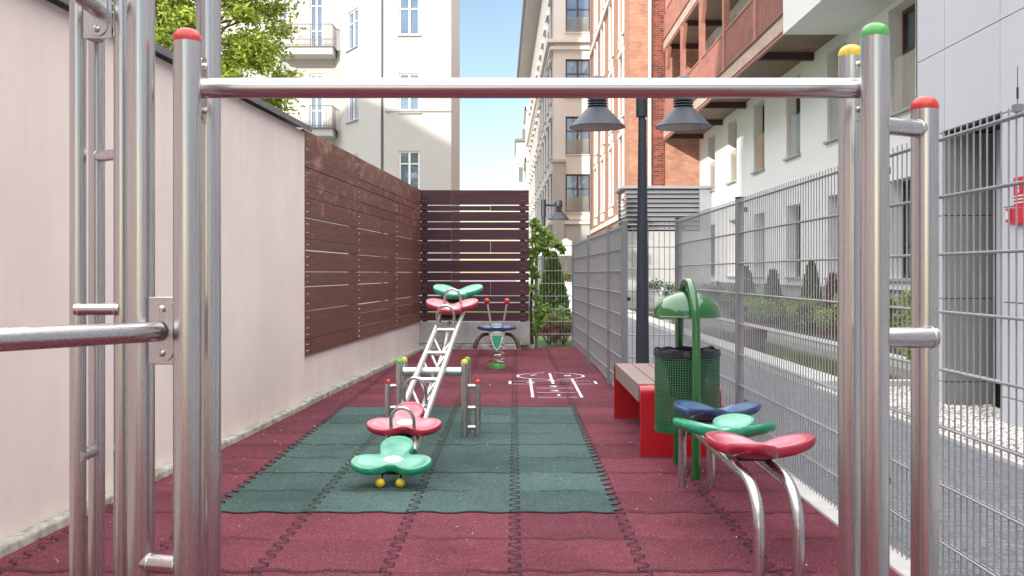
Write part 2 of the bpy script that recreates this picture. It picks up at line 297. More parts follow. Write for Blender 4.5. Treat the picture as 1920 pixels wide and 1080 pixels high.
# ------------------------------------------------------------------ mesh builder
class MB:
    def __init__(s): s.v = []; s.f = []
    def add(s, vs, fs):
        o = len(s.v); s.v += [tuple(v) for v in vs]; s.f += [tuple(i + o for i in f) for f in fs]; return s
    def box(s, a, b):
        (x0, y0, z0), (x1, y1, z1) = a, b
        x0, x1 = sorted((x0, x1)); y0, y1 = sorted((y0, y1)); z0, z1 = sorted((z0, z1))
        return s.add([(x0, y0, z0), (x1, y0, z0), (x1, y1, z0), (x0, y1, z0), (x0, y0, z1), (x1, y0, z1), (x1, y1, z1), (x0, y1, z1)],
                     [(0, 3, 2, 1), (4, 5, 6, 7), (0, 1, 5, 4), (1, 2, 6, 5), (2, 3, 7, 6), (3, 0, 4, 7)])
    def obox(s, O, U, V, Wv, u, v, w):
        """oriented box: origin O, axes U V W, ranges u v w"""
        O = Vector(O); U = Vector(U); V = Vector(V); Wv = Vector(Wv)
        P = [O + U * a + V * b + Wv * c for c in w for b in v for a in u]
        return s.add(P, [(0, 2, 3, 1), (4, 5, 7, 6), (0, 1, 5, 4), (1, 3, 7, 5), (3, 2, 6, 7), (2, 0, 4, 6)])
    def quad(s, *p): return s.add(p, [tuple(range(len(p)))])
    def prism(s, pts, z0, z1):
        n = len(pts)
        return s.add([(x, y, z0) for x, y in pts] + [(x, y, z1) for x, y in pts],
                     [tuple(range(n))[::-1], tuple(range(n, 2 * n))] + [(i, (i + 1) % n, n + (i + 1) % n, n + i) for i in range(n)])
    def tube(s, pts, r, seg=16, caps=True, closed=False):
        pts = [Vector(p) for p in pts]; n = len(pts)
        rr = r if isinstance(r, (list, tuple)) else [r] * n
        up = None; vs = []
        for i, p in enumerate(pts):
            if closed: t = pts[(i + 1) % n] - pts[i - 1]
            elif i == 0: t = pts[1] - p
            elif i == n - 1: t = p - pts[i - 1]
            else: t = (pts[i + 1] - p).normalized() + (p - pts[i - 1]).normalized()
            t.normalize()
            if up is None:
                a = Vector((0, 0, 1)) if abs(t.z) < .9 else Vector((1, 0, 0))
                up = (a - t * a.dot(t)).normalized()
            else: up = (up - t * up.dot(t)).normalized()
            sd = t.cross(up)
            for k in range(seg):
                an = 2 * math.pi * k / seg
                vs.append(p + (up * math.cos(an) + sd * math.sin(an)) * rr[i])
        fs = []
        for i in range(n if closed else n - 1):
            for k in range(seg):
                a = i * seg + k; b = i * seg + (k + 1) % seg; j = (i + 1) % n
                fs.append((a, b, j * seg + (k + 1) % seg, j * seg + k))
        if caps and not closed: fs += [tuple(range(seg))[::-1], tuple(range((n - 1) * seg, n * seg))]
        return s.add(vs, fs)
    def lathe(s, c, prof, seg=24):
        """profile [(r,z)] about vertical axis through c"""
        vs = []; fs = []
        for r, z in prof:
            for k in range(seg):
                a = 2 * math.pi * k / seg; vs.append((c[0] + r * math.cos(a), c[1] + r * math.sin(a), c[2] + z))
        for i in range(len(prof) - 1):
            for k in range(seg):
                fs.append((i * seg + k, i * seg + (k + 1) % seg, (i + 1) * seg + (k + 1) % seg, (i + 1) * seg + k))
        return s.add(vs, fs)
    def ball(s, c, r, seg=16):
        pr = [(max(1e-4, r * math.sin(math.pi * i / 10)), -r * math.cos(math.pi * i / 10)) for i in range(11)]
        return s.lathe(c, pr, seg)
    def build(s, name, m, parent=None, smooth=False, local=False, bevel=0, weld=False):
        me = bpy.data.meshes.new(name)
        vs = s.v
        if parent is not None and not local:
            L = WORLD[parent.name]; vs = [(x - L[0], y - L[1], z - L[2]) for x, y, z in vs]
        me.from_pydata(vs, [], s.f)
        if weld or smooth:
            bm = bmesh.new(); bm.from_mesh(me)
            if weld: bmesh.ops.remove_doubles(bm, verts=bm.verts, dist=1e-4)
            bmesh.ops.recalc_face_normals(bm, faces=bm.faces); bm.to_mesh(me); bm.free()
        if smooth:
            for p in me.polygons: p.use_smooth = True
            me.set_sharp_from_angle(angle=R(40))
        me.materials.append(M[m]); me.update()
        o = bpy.data.objects.new(name, me); COL.objects.link(o)
        if parent is not None: o.parent = parent; WORLD[o.name] = WORLD[parent.name]
        else: WORLD[o.name] = (0, 0, 0)
        if bevel:
            b = o.modifiers.new('bevel', 'BEVEL'); b.width = bevel; b.segments = 2; b.limit_method = 'ANGLE'
        return o
WORLD = {}
def thing(name, label, cat, loc, rz=0, group=None):
    o = bpy.data.objects.new(name, None); COL.objects.link(o); o.location = loc; o.rotation_euler.z = rz
    o.empty_display_size = .1; o['label'] = label; o['category'] = cat
    if group: o['group'] = group
    WORLD[o.name] = tuple(loc); return o
def tag(o, label, cat, group=None, kind=None):
    o['label'] = label; o['category'] = cat
    if group: o['group'] = group
    if kind: o['kind'] = kind
    return o
def struct(o): o['kind'] = 'structure'; return o
def at(px, py, Y): return Vector(((px - HX) * Y / F, Y, CH + (HY - py) * Y / F))
def copy_tree(o, parent=None):
    c = o.copy(); COL.objects.link(c); c.parent = parent
    for ch in list(o.children): copy_tree(ch, c)
    return c
def arc(p0, p1, p2, n=10):
    p0, p1, p2 = map(Vector, (p0, p1, p2)); return [(1 - t) ** 2 * p0 + 2 * t * (1 - t) * p1 + t * t * p2 for t in [i / n for i in range(n + 1)]]
def dome(mb, c, r, h, skirt=.012, seg=24):
    pr = [(r * 1.02, -skirt), (r * 1.02, 0)] + [(max(1e-4, r * 1.02 * math.cos(a) ** .8), h * math.sin(a)) for a in [math.pi / 2 * i / 8 for i in range(1, 9)]]
    return mb.lathe(c, pr, seg)

# ------------------------------------------------------------------ ground
Z = Vector((0, 0, 1))
struct(MB().quad((-300, -200, -.03), (300, -200, -.03), (300, 600, -.03), (-300, 600, -.03)).build('ground', 'ground'))
struct(MB().quad((-12, 16.75, -.02), (1.0, 16.75, -.02), (1.0, 34, -.02), (-12, 34, -.02)).build('lawn', 'grass'))
struct(MB().box((-2.5, -5, -.05), (1.49, 16.62, 0)).build('rubber_floor', 'red_rubber'))
CW = .505; RH = .508; RY0 = 5.15
def th(v): return math.tanh(2.2 * v)
def col_line(xc, y0, y1, step=.008):
    """interlocking puzzle seam running away from the camera"""
    n = int((y1 - y0) / step); return [(xc + .024 * th(1.6 * math.sin(2 * math.pi * y / .127)) , y + .009 * math.sin(4 * math.pi * y / .127)) for y in [y0 + (y1 - y0) * i / n for i in range(n + 1)]]
def row_line(yc, x0, x1, step=.01):
    n = int((x1 - x0) / step); return [(x, yc + .012 * th(math.sin(2 * math.pi * x / .253)) + .004 * math.sin(x * 31 + yc * 9)) for x in [x0 + (x1 - x0) * i / n for i in range(n + 1)]]
gx0, gx1, gy0, gy1 = -3 * CW + .02, CW + .005, RY0, RY0 + 8 * RH
Lc, Rc = col_line(gx0, gy0, gy1), col_line(gx1, gy0, gy1); nx = 120; ny = len(Lc); gv = []; gf = []
def roff(x): return .012 * th(math.sin(2 * math.pi * x / .253)) + .004 * math.sin(x * 31 + gy0 * 9)
for jj in range(ny):
    wt = max(0, 1 - jj / 6, 1 - (ny - 1 - jj) / 6)
    for ii in range(nx + 1):
        x = Lc[jj][0] + (Rc[jj][0] - Lc[jj][0]) * ii / nx; gv.append((x, Lc[jj][1] + wt * roff(x), .003))
for jj in range(ny - 1):
    for ii in range(nx): a = jj * (nx + 1) + ii; gf.append((a, a + 1, a + nx + 2, a + nx + 1))
me = bpy.data.meshes.new('green_rubber_mat'); me.from_pydata(gv, [], gf)
me.materials.append(M['green_rubber']); go = bpy.data.objects.new('green_rubber_mat', me); COL.objects.link(go); struct(go)
sm = MB()
def ribbon(mb, line, w, z, gap=0):
    for i in range(len(line) - 1):
        a = Vector((*line[i], z)); b = Vector((*line[i + 1], z)); d = (b - a)
        if d.length < 1e-6: continue
        g = math.sin(line[i][0] * 3.1 + line[i][1] * 2.3) + math.sin(line[i][0] * 7.7 - line[i][1] * 5.1)
        if gap and g > gap: continue
        ww = w * (1 + .7 * (d.x / d.length) ** 2)
        nrm = Vector((-d.y, d.x, 0)).normalized() * ww / 2; e = d.normalized() * .001
        mb.quad(a - nrm - e, b - nrm + e, b + nrm + e, a + nrm - e)
for k in range(-4, 3):
    xc = k * CW + (.02 if k == -3 else .005 if k == 1 else 0)
    ribbon(sm, col_line(xc, 2.6, 16.6), .0055, .0065)
for j in range(-5, 23):
    yc = RY0 + j * RH
    ribbon(sm, row_line(yc, -2.4 + .063 * yc if yc < 16 else -1.4, 1.48), .0068 if j % 2 == 0 else .0045, .0068, gap=(0 if j in (0, 8) else 1.1 if j % 2 == 0 else .35))
struct(sm.build('mat_seam', 'seam'))
# hopscotch
hs = MB()
def gl(px, py): Y = F * CH / (py - HY); return ((px - HX) * Y / F, Y)
def line(a, b, w, dash=False):
    a = Vector((*a, .006)); b = Vector((*b, .006)); d = b - a; n = Vector((-d.y, d.x, 0)).normalized() * w / 2
    hs.quad(a - n, b - n, b + n, a + n)
cx, cy, rr = .405, 11.95, .375
for i in range(40):
    a0, a1 = 2 * math.pi * i / 40, 2 * math.pi * (i + .96) / 40
    if i in (9, 10, 30): continue
    ri, ro = rr - .014, rr + .014
    hs.quad(*[(cx + r_ * math.cos(a), cy + r_ * math.sin(a), .006) for r_, a in ((ri, a0), (ro, a0), (ro, a1), (ri, a1))])
yb, yt = gl(1000, 746)[1], gl(1000, 721)[1]
X0, X1, Xm = .17, .63, .405
ys = [yb + (yt - yb) * k / 3 for k in range(4)]
line((X0, yb - .01), (X0, 11.62), .028); line((X1, yb - .01), (X1, 11.62), .028)
for y in ys: line((X0 + .05, y), (X1 - .04, y), .02)
y5 = ys[3] + .30; line((-.02, ys[3]), (.82, ys[3]), .02); line((-.02, y5), (.82, y5), .02)
line((-.05, ys[3]), (-.05, y5), .03); line((.86, ys[3]), (.86, y5), .03); line((Xm, ys[3]), (Xm, 12.28), .03)
def txt(body, x, y, size):
    cu = bpy.data.curves.new('t', 'FONT'); cu.body = body; cu.size = size; cu.align_x = 'CENTER'; cu.align_y = 'CENTER'; cu.offset = .006
    ob = bpy.data.objects.new('t', cu); COL.objects.link(ob); dg = bpy.context.evaluated_depsgraph_get()
    me = bpy.data.meshes.new_from_object(ob.evaluated_get(dg)); bpy.data.objects.remove(ob)
    hs.add([(v.co.x + x, v.co.y + y, .0072) for v in me.vertices], [tuple(p.vertices) for p in me.polygons])
for k, (bd, x, y) in enumerate([('1', .42, ys[0] + .16), ('2', .40, ys[1] + .15), ('3', .40, ys[2] + .15), ('4', .17, ys[3] + .15), ('5', .40, y5 + .05), ('6', .64, ys[3] + .15), ('7', .21, 12.02), ('8', .6, 11.97)]): txt(bd, x, y, .17)
struct(hs.build('hopscotch_marking', 'white_mark'))
# fallen bits on the mats
db = MB(); rnd = random.Random(3)
for _ in range(900):
    y = 3.2 + 13 * rnd.random() ** 1.0; x = -2.3 + .063 * y + rnd.random() * (3.7 - .063 * y)
    if rnd.random() < .35: x = -2.3 + .063 * y + abs(rnd.gauss(0, .35))
    if x > 1.47: continue
    s_ = rnd.uniform(.003, .008) * (2.2 if rnd.random() < .06 else 1); a = rnd.random() * 6.3
    db.add([(x + s_ * math.cos(a + q) * (1 if k % 2 else .5), y + s_ * math.sin(a + q) * (1 if k % 2 else .5), .0085 + (.004 if k == 1 else 0)) for k, q in enumerate((0, 1.57, 3.14, 4.71))], [(0, 1, 2), (0, 2, 3)])
o = db.build('leaf_litter', 'leaf_mix'); M['litter'] = mat('litter', (.42, .36, .32), .9, var=.5, scale=3, island=.5); o.data.materials[0] = M['litter']
tag(o, 'small dry bits and crumbs scattered over the rubber mats', 'litter', kind='stuff')
# strips right of the mats
struct(MB().box((1.49, -5, -.05), (1.6, 9.95, .012)).box((1.02, 9.95, -.05), (1.06, 16.6, .03)).build('kerb_strip', 'light_kerb'))
struct(MB().box((1.6, -5, -.05), (3.04, 34, -.005)).box((1.06, 9.95, -.05), (1.599, 34, -.006)).build('path', 'pave'))
struct(MB().box((3.04, -5, -.05), (3.1, 10.75, .02)).box((3.04, 10.75, -.05), (3.42, 34, .07)).box((4.75, 10.75, -.05), (4.92, 27, .12)).box((3.42, 10.75, -.05), (4.75, 10.95, .07)).build('pond_edge', 'light_kerb'))
struct(MB().box((3.42, 10.95, -.05), (4.75, 27, -.0)).build('pond_water', 'water'))
struct(MB().box((4.92, 10.0, -.05), (6.5, 34, .06)).box((3.42, 27, -.05), (4.92, 34, .02)).build('planting_bed', 'soil'))
struct(MB().box((3.1, -5, -.05), (4.2, 10.74, .0)).build('pebble_bed', 'pebble_bed'))
pb = MB(); rnd = random.Random(5)
for _ in range(5200):
    y = rnd.uniform(6.4, 10.7); x = rnd.uniform(3.11, 3.76 if not 8.2 < y < 9.2 else 4.15) if y < 9.9 else rnd.uniform(3.11, 4.9); s_ = rnd.uniform(.012, .024); a = rnd.random() * 3; h = s_ * rnd.uniform(.6, 1)
    ca, sa = math.cos(a) * s_, math.sin(a) * s_; z = rnd.uniform(.0, .018)
    pb.add([(x + ca, y + sa, z + h * .3), (x - sa * .8, y + ca * .8, z + h * .3), (x - ca, y - sa, z + h * .35), (x + sa * .7, y - ca * .7, z + h * .3), (x + ca * .1, y, z + h), (x, y, z - .01)],
           [(0, 1, 4), (1, 2, 4), (2, 3, 4), (3, 0, 4), (1, 0, 5), (2, 1, 5), (3, 2, 5), (0, 3, 5)])
tag(pb.build('pebbles', 'pebble'), 'white pebbles spread along the grey panelled wall', 'pebbles', kind='stuff')

# ------------------------------------------------------------------ left wall and timber fences
AW = math.atan2(1, .063)
DW = Vector((.063, 1, 0)).normalized(); NW = Vector((-1, .063, 0)).normalized()
def wl(Y, off=0): return Vector((-2.453 + .063 * Y, Y, 0)) + NW * off
w = thing('garden_wall', 'smooth pale pink rendered wall with dark metal coping on the left', 'wall', wl(-5), AW)
Lw = (9.36 + 5) * math.sqrt(1 + .063 ** 2); Le = (16.3 + 5) * math.sqrt(1 + .063 ** 2)
MB().box((0, 0, 0), (Lw, .28, 2.42)).build('wall', 'plaster', w, local=True)
MB().box((Lw + .002, .035, 0), (Le, .25, .425)).build('low_wall', 'plaster2', w, local=True)
cp = MB(); cp.box((0, -.055, 2.425), (Lw + .05, -.045, 2.47)).add([(0, -.055, 2.47), (Lw + .05, -.055, 2.47), (Lw + .05, .34, 2.49), (0, .34, 2.49), (0, -.044, 2.462), (Lw + .05, -.044, 2.462), (Lw + .05, .34, 2.482), (0, .34, 2.482)], [(0, 1, 2, 3), (7, 6, 5, 4), (1, 5, 6, 2)])
cp.build('coping', 'coping', w, local=True)
MB().box((0, -.07, -.05), (Lw - .1, -.001, .044)).box((Lw - .097, -.06, -.05), (Le, .034, .05)).build('kerb', 'kerb', w, local=True, bevel=.012)

BZ = [.428, .572, .72, .825, 1.05, 1.183, 1.375, 1.478, 1.668, 1.848, 1.957, 2.118, 2.21, 2.452]
def timber_fence(label, origin, rz, length, posts, m, gap, rs, joints):
    t = thing('timber_fence', label, 'fence', origin, rz); rn = random.Random(rs)
    for i in range(13):
        mb = MB(); z0, z1 = BZ[i] + gap / 2, BZ[i + 1] - gap / 2
        cuts = [0] + joints[i % len(joints)] + [length]
        for a, b in zip(cuts, cuts[1:]):
            j0, j1 = rn.uniform(-.004, .004), rn.uniform(-.004, .004)
            mb.box((a + .0015, rn.uniform(-.001, .002), z0 + j0), (b - .0015, .028, z1 + j1))
        mb.build('board', m, t, local=True, bevel=.003)
    for p in posts: MB().box((p - .04, .031, .42), (p + .04, .11, 2.44)).build('post', 'timber_d', t, local=True)
    nl = MB()
    for p in posts:
        for i in range(13):
            z0, z1 = BZ[i], BZ[i + 1]
            for q in ([.3, .7] if z1 - z0 > .12 else [.5]):
                for dx in (-.018, .018): nl.lathe((p + dx, 0, z0 + (z1 - z0) * q), [(.0001, -.005), (.006, 0), (.0001, .005)], 6)
    o = nl.build('nails', 'steel_w', t, local=True); o['kind'] = 'stuff'
    return t
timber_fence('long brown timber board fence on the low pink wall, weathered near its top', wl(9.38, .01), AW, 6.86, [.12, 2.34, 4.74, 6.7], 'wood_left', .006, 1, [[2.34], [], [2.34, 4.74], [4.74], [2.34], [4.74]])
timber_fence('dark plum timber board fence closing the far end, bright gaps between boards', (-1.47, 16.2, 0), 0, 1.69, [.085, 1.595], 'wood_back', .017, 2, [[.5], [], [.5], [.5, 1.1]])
cb = thing('concrete_block_base', 'weathered grey concrete base under the dark far fence', 'concrete base', (-1.4, 16.2, 0))
MB().box((-1.6, 16.195, .09), (.065, 16.4, .424)).build('slab', 'concrete', cb, bevel=.006)
MB().box((.07, 16.195, .09), (.235, 16.4, .42)).build('end_slab', 'concrete', cb, bevel=.006)
MB().box((-1.6, 16.16, -.02), (.1, 16.42, .082)).box((.1, 16.3, -.02), (.3, 16.42, .06)).build('footing', 'kerb', cb, bevel=.01)

# ------------------------------------------------------------------ wire mesh fences
def mesh_panel(t, a, b, z0, z1, step=.05, r=.0033, hs_=.2055, rh=.005):
    a = Vector(a); b = Vector(b); d = b - a; L = d.length; u = d.normalized(); n = Vector((-u.y, u.x, 0))
    mb = MB(); k = int(L / step)
    for i in range(k + 1):
        p = a + u * (L - k * step) / 2 + u * i * step; mb.tube([p + Z * z0, p + Z * (z1 + .03)], r, 6)
    z = z1
    while z > z0 - .01:
        for sgn in (-1, 1): mb.tube([a + n * sgn * (r + rh) + Z * z, b + n * sgn * (r + rh) + Z * z], rh, 6)
        z -= hs_
    return mb.build('mesh_panel', 'galv', t, smooth=True)
def fpost(t, p, h, wx=.06, wy=.04, clips=True, side=1, cz=(1.6, .93, .3)):
    x, y = p
    o = MB().box((x - wx / 2, y - wy / 2, 0), (x + wx / 2, y + wy / 2, h)).build('post', 'post', t, bevel=.003)
    WORLD[o.name] = WORLD[t.name]
    MB().box((x - wx / 2 - .002, y - wy / 2 - .002, h + .0005), (x + wx / 2 + .002, y + wy / 2 + .002, h + .012)).build('post_cap', 'post' if h < 1.66 else 'black', o)
    if clips:
        for z in cz: MB().box((x + side * wx / 2 - .006, y - wy / 2 - .016, z - .016), (x + side * wx / 2 + .022, y - wy / 2 + .01, z + .016)).build('clip', 'black', o, bevel=.003)
ft = thing('wire_mesh_fence', 'tall galvanised wire mesh fence along the right side of the playground', 'fence', (1.53, 4.5, 0))
XP = 1.53
ps = [-.7, 1.87, 4.47, 7.18, 9.87]
for y in ps: fpost(ft, (XP, y), 1.675, .05, .055, True, 1)
for y0, y1 in zip(ps, ps[1:]): mesh_panel(ft, (XP, y0 + .03, 0), (XP, y1 - .03, 0), .05, 1.648)

fc2 = thing('wire_mesh_fence', 'short crosswise wire mesh panel behind the street lamp pole', 'fence', (1.27, 9.87, 0))
mesh_panel(fc2, (1.05, 9.87, 0), (1.5, 9.87, 0), .05, 1.62)
ff = thing('wire_mesh_fence', 'narrow passage wire mesh fence with four posts receding behind the bench', 'fence', (1.0, 13, 0))
P2 = [(1.022, 9.84), (1.0, 11.1), (.962, 13.6), (.925, 16.5)]
for x, y in P2: fpost(ff, (x, y), 1.645, .06, .05, True, 1 if y > 9.9 else 1)
for (xa, ya), (xb, yb_) in zip(P2, P2[1:]): mesh_panel(ff, (xa, ya + .03, 0), (xb, yb_ - .03, 0), .05, 1.6)
fe = thing('wire_mesh_fence', 'pale wire mesh end panel in front of the evergreen at the far end', 'fence', (.6, 16.55, 0))
fpost(fe, (.338, 16.5), 1.66, .05, .05, False); mesh_panel(fe, (.37, 16.55, 0), (.9, 16.55, 0), .03, 1.6, hs_=.198)
an = thing('antenna', 'thin black whip antenna above the right mesh fence', 'antenna', (XP, 3.213, 1.672))
MB().box((XP - .012, 3.2, 1.66), (XP + .012, 3.226, 1.683)).build('base', 'post', an)
MB().tube([(XP, 3.213, 1.683), (XP, 3.213, 1.80)], .0012, 6).tube([(XP, 3.213, 1.70), (XP, 3.213, 1.735)], .0035, 8).build('rod', 'black', an)

# ------------------------------------------------------------------ foreground climbing frame
cf = thing('jungle_gym', 'large brushed steel climbing frame close to the viewer with coloured post caps', 'climbing frame', (0, 3.1, 0))
def spost(x, y, d, top, cap=None, name='post'):
    o = MB().tube([(x, y, -.02), (x, y, top)], d / 2, 40).build(name, 'steel', cf, smooth=True)
    if cap: dome(MB(), (x, y, top), d / 2, d * .42, .006, 40).build('post_cap', cap, o, smooth=True)['label'] = cap[4:] + ' rounded plastic post cap'
    return o
spost(-1.065, 3.01, .076, 2.35); spost(-.915, 2.95, .076, 1.822, 'cap_red'); spost(-.968, 3.34, .076, 2.35)
spost(.986, 2.89, .076, 1.822, 'cap_green'); spost(1.063, 3.34, .076, 1.86, 'cap_yellow'); spost(1.165, 3.0, .076, 1.64, 'cap_red')
spost(-1.311, 3.17, .048, 2.35, name='ladder_post'); spost(-1.178, 3.17, .05, 2.35, name='ladder_post'); spost(-1.31, 3.31, .05, 1.925, name='ladder_post')
MB().tube([(-.925, 3.14, 1.72), (1.03, 3.14, 1.72)], .030, 40).build('crossbar', 'steel_h', cf, smooth=True)
def rung(a, b, r, wel=True):
    o = MB().tube([a, b], r, 24).build('rung', 'steel_h', cf, smooth=True)
    if wel:
        a, b = Vector(a), Vector(b); 
        d = (b - a).normalized(); up = Z if abs(d.z) < .9 else Vector((1, 0, 0)); s_ = d.cross(up).normalized(); u2 = s_.cross(d)
        for q in (a + d * wel, b - d * wel):
            MB().tube([q + (u2 * math.cos(k / 20 * 6.2832) + s_ * math.sin(k / 20 * 6.2832)) * r for k in range(20)], .0025, 6, closed=True).build('weld', 'steel_w', o, smooth=True)
rung((-1.311, 3.15, 1.062), (-1.178, 3.15, 1.062), .0175, .012); rung((-1.311, 3.17, 1.898), (-1.30, 3.30, 1.905), .019, 0)
rung((-1.31, 3.31, 1.535), (-1.178, 3.18, 1.53), .018, .02); rung((-1.305, 3.15, .62), (-1.31, 3.28, .62), .02, 0)
rung((-1.06, 3.0, .348), (-.92, 2.96, .348), .026, .03)
rung((.99, 2.9, 1.577), (1.16, 2.99, 1.577), .0245, .028)
rung((.995, 2.915, .991), (1.172, 2.945, .991), .029, .012)
lb = MB().tube([(-1.0, 2.955, 1.006), (-1.25, 2.2, 1.022)], .028, 40).build('side_bar', 'steel_y', cf, smooth=True)
def flange(c, u, v, n, w_, h, rnd_=True, mname='mounting_plate', bolts=(.04,)):
    """plate centred c spanned by u (width) v (height) facing n with bolts"""
    c = Vector(c); u = Vector(u).normalized(); v = Vector(v).normalized(); n = Vector(n).normalized()
    o = MB().obox(c, u, v, n, (-w_ / 2, w_ / 2), (-h / 2, h / 2), (-.004, .0)).build(mname, 'steel_h', cf, bevel=.002)
    # rounded flange on top
    k = 14; rr_ = w_ * .36; hh = h * .46 - rr_
    pts_ = [(math.cos(a) * rr_, hh + math.sin(a) * rr_) for a in [math.pi * i / k for i in range(k + 1)]] + [(math.cos(a) * rr_, -hh + math.sin(a) * rr_) for a in [math.pi + math.pi * i / k for i in range(k + 1)]]
    n_ = len(pts_)
    vs_ = [c + u * a + v * b + n * .0005 for a, b in pts_] + [c + u * a + v * b + n * .006 for a, b in pts_]
    MB().add(vs_, [tuple(range(n_))[::-1], tuple(range(n_, 2 * n_))] + [(i, (i + 1) % n_, n_ + (i + 1) % n_, n_ + i) for i in range(n_)]).build('flange', 'steel', o)
    for bz in bolts:
        p = c + v * bz
        prof = [(.0105, .006), (.0105, .0085), (.0095, .012), (.006, .0155), (.003, .0165), (.003, .012), (.0002, .012)]
        vs2 = []; seg = 16
        for r_, z_ in prof:
            for q in range(seg):
                a = 6.2832 * q / seg; vs2.append(p + u * r_ * math.cos(a) + v * r_ * math.sin(a) + n * z_)
        MB().add(vs2, [(i * seg + q, i * seg + (q + 1) % seg, (i + 1) * seg + (q + 1) % seg, (i + 1) * seg + q) for i in range(len(prof) - 1) for q in range(seg)]).build('bolt', 'steel_w', o, smooth=True)
flange((-.987, 2.965, 1.008), (1, -.1, 0), Z, (-.1, -1, 0), .085, .19, bolts=(.062, -.062))
flange((-.932, 3.15, 1.72), (0, 1, 0), Z, (1, -.12, 0), .09, .2, bolts=(.066, -.066))
flange((1.022, 3.12, 1.72), (0, 1, 0), Z, (-1, -.25, 0), .09, .2, bolts=(.066, -.066))
flange((-1.245, 3.15, 1.955), (1, 0, 0), Z, (0, -1, 0), .085, .17, bolts=(-.058,))
MB().tube([(-1.245, 3.15, 1.955), (-1.23, 2.6, 1.985)], .024, 32).build('side_bar', 'steel_y', cf, smooth=True)

# ------------------------------------------------------------------ trefoil seats
def smin(vals, k=.045):
    return -k * math.log(sum(math.exp(-v / k) for v in vals))
def seat(parent, c, rz, tilt, col, size=1.0, mname='seat', d=.135, r=.088, lift=.035, spread=118, thick=.034, axis=None):
    """three-lobed saucer seat; lobe 0 points along +y before rz, the others spread either side"""
    cen = [(0, d * .92)] + [(d * 1.0 * math.sin(R(a)), d * 1.0 * math.cos(R(a))) for a in (spread, -spread)]
    def sdf(x, y): return smin([math.hypot(x - a, y - b) - r for a, b in cen] + [math.hypot(x, y) - .07], .022)
    seg = 84; rim = []
    for i in range(seg):
        a = 2 * math.pi * i / seg; lo, hi = .02, .4
        for _ in range(22):
            m_ = (lo + hi) / 2
            if sdf(m_ * math.sin(a), m_ * math.cos(a)) < 0: lo = m_
            else: hi = m_
        rim.append((math.sin(a), math.cos(a), lo))
    rows = [(.0, 0), (.2, .0), (.4, .001), (.6, .003), (.75, .006), (.86, .009), (.93, .010), (.975, .006), (1.0, -.004), (1.005, -.014), (.99, -.024), (.95, -.031), (.86, -.034), (.5, -.034), (.0, -.034)]
    T = Matrix.Translation(Vector(c)) @ Matrix.Rotation(tilt, 4, 'X') @ Matrix.Rotation(rz, 4, 'Z') if axis is None else axis
    def build(rows_, top=0):
        vs = []; fs = []
        for f, h in rows_:
            for sx, cy_, ro in rim:
                q = max(f, .001) * ro; x, y = sx * q * size, cy_ * q * size
                L = lift * (q / .22) ** 2
                vs.append(T @ Vector((x, y, L + h + top)))
        for i in range(len(rows_) - 1):
            for k in range(seg): fs.append((i * seg + k, i * seg + (k + 1) % seg, (i + 1) * seg + (k + 1) % seg, (i + 1) * seg + k))
        return vs, fs
    o = MB().add(*build(rows)).build(mname, 'seat_' + col, parent, smooth=True)
    o['label'] = {'red': 'crimson', 'green': 'emerald green', 'blue': 'dark blue'}[col] + ' three-lobed seat with pale worn centre'
    MB().add(*build([(0, 0), (.2, 0), (.4, .001), (.6, .003), (.75, .006), (.84, .0083)], .0007)).build('seat_pad', 'pale_' + col, o, smooth=True)
    vs = [T @ Vector((0, 0, .0025))] + [T @ Vector((.055 * math.cos(a), .04 * math.sin(a), .0032)) for a in [6.2832 * i / 28 for i in range(28)]]
    MB().add(vs, [(0, 1 + i, 1 + (i + 1) % 28) for i in range(28)]).build('worn_patch', 'worn', o, smooth=True)
    return o

# ------------------------------------------------------------------ seesaw
ss = thing('seesaw', 'steel ladder beam seesaw with two green and two crimson three-lobed seats', 'seesaw', (-.589, 7.57, 0))
SL = .235; bz0 = .515
def sb(Y, lat=0, h=0):
    ud = Vector((.047, 1, SL)).normalized(); lv = Vector((1, -.047, 0)).normalized(); up = lv.cross(ud)
    if up.z < 0: up = -up
    p = Vector((-.589 + .047 * (Y - 7.57), Y, bz0 + SL * (Y - 7.57)))
    return p + lv * lat + up * h
for sg in (-1, 1): MB().tube([sb(6.02, sg * .085), sb(9.25, sg * .085)], .021, 16).build('rail', 'steel_w', ss, smooth=True)
for Y in (6.1, 6.66, 7.24, 7.83, 8.42, 9.0): MB().tube([sb(Y, -.085), sb(Y, .085)], .017, 14).build('rung', 'steel_w', ss, smooth=True)
MB().tube([sb(6.5, 0, -.02), sb(6.85, 0, -.11), sb(8.29, 0, -.11), sb(8.7, 0, -.02)], .016, 12).build('lower_tube', 'steel_w', ss, smooth=True)
for i, Y in enumerate((6.95, 7.24, 7.53, 7.83, 8.12)):
    for sg in (-1, 1): MB().tube([sb(Y + .14, sg * .08, -.01), sb(Y, 0, -.11)], .011, 8).build('truss_brace', 'steel_w', ss, smooth=True)
for Y, off in ((6.19, 0), (6.71, 0), (8.43, 0), (8.95, 0)):
    hp = [sb(Y, -.072 * math.cos(a) if True else 0, .0) * 1 for a in (0,)]
    pth = [sb(Y, -.068, -.0)] + [sb(Y, -.068 * math.cos(a), .115 + .085 * math.sin(a)) for a in [math.pi * i / 14 for i in range(15)]] + [sb(Y, .068, 0)]
    MB().tube(pth, .0105, 12).build('handle', 'steel', ss, smooth=True)
ang = math.atan(SL)
def seatpose(Y, flip):
    return Matrix.Translation(sb(Y, 0, .032 if Y < 6 else .062)) @ Matrix.Rotation(math.atan2(-.047, 1), 4, 'Z') @ Matrix.Rotation(ang + (R(5) if Y < 7 else 0), 4, 'X') @ (Matrix.Rotation(math.pi, 4, 'Z') if flip else Matrix.Identity(4))
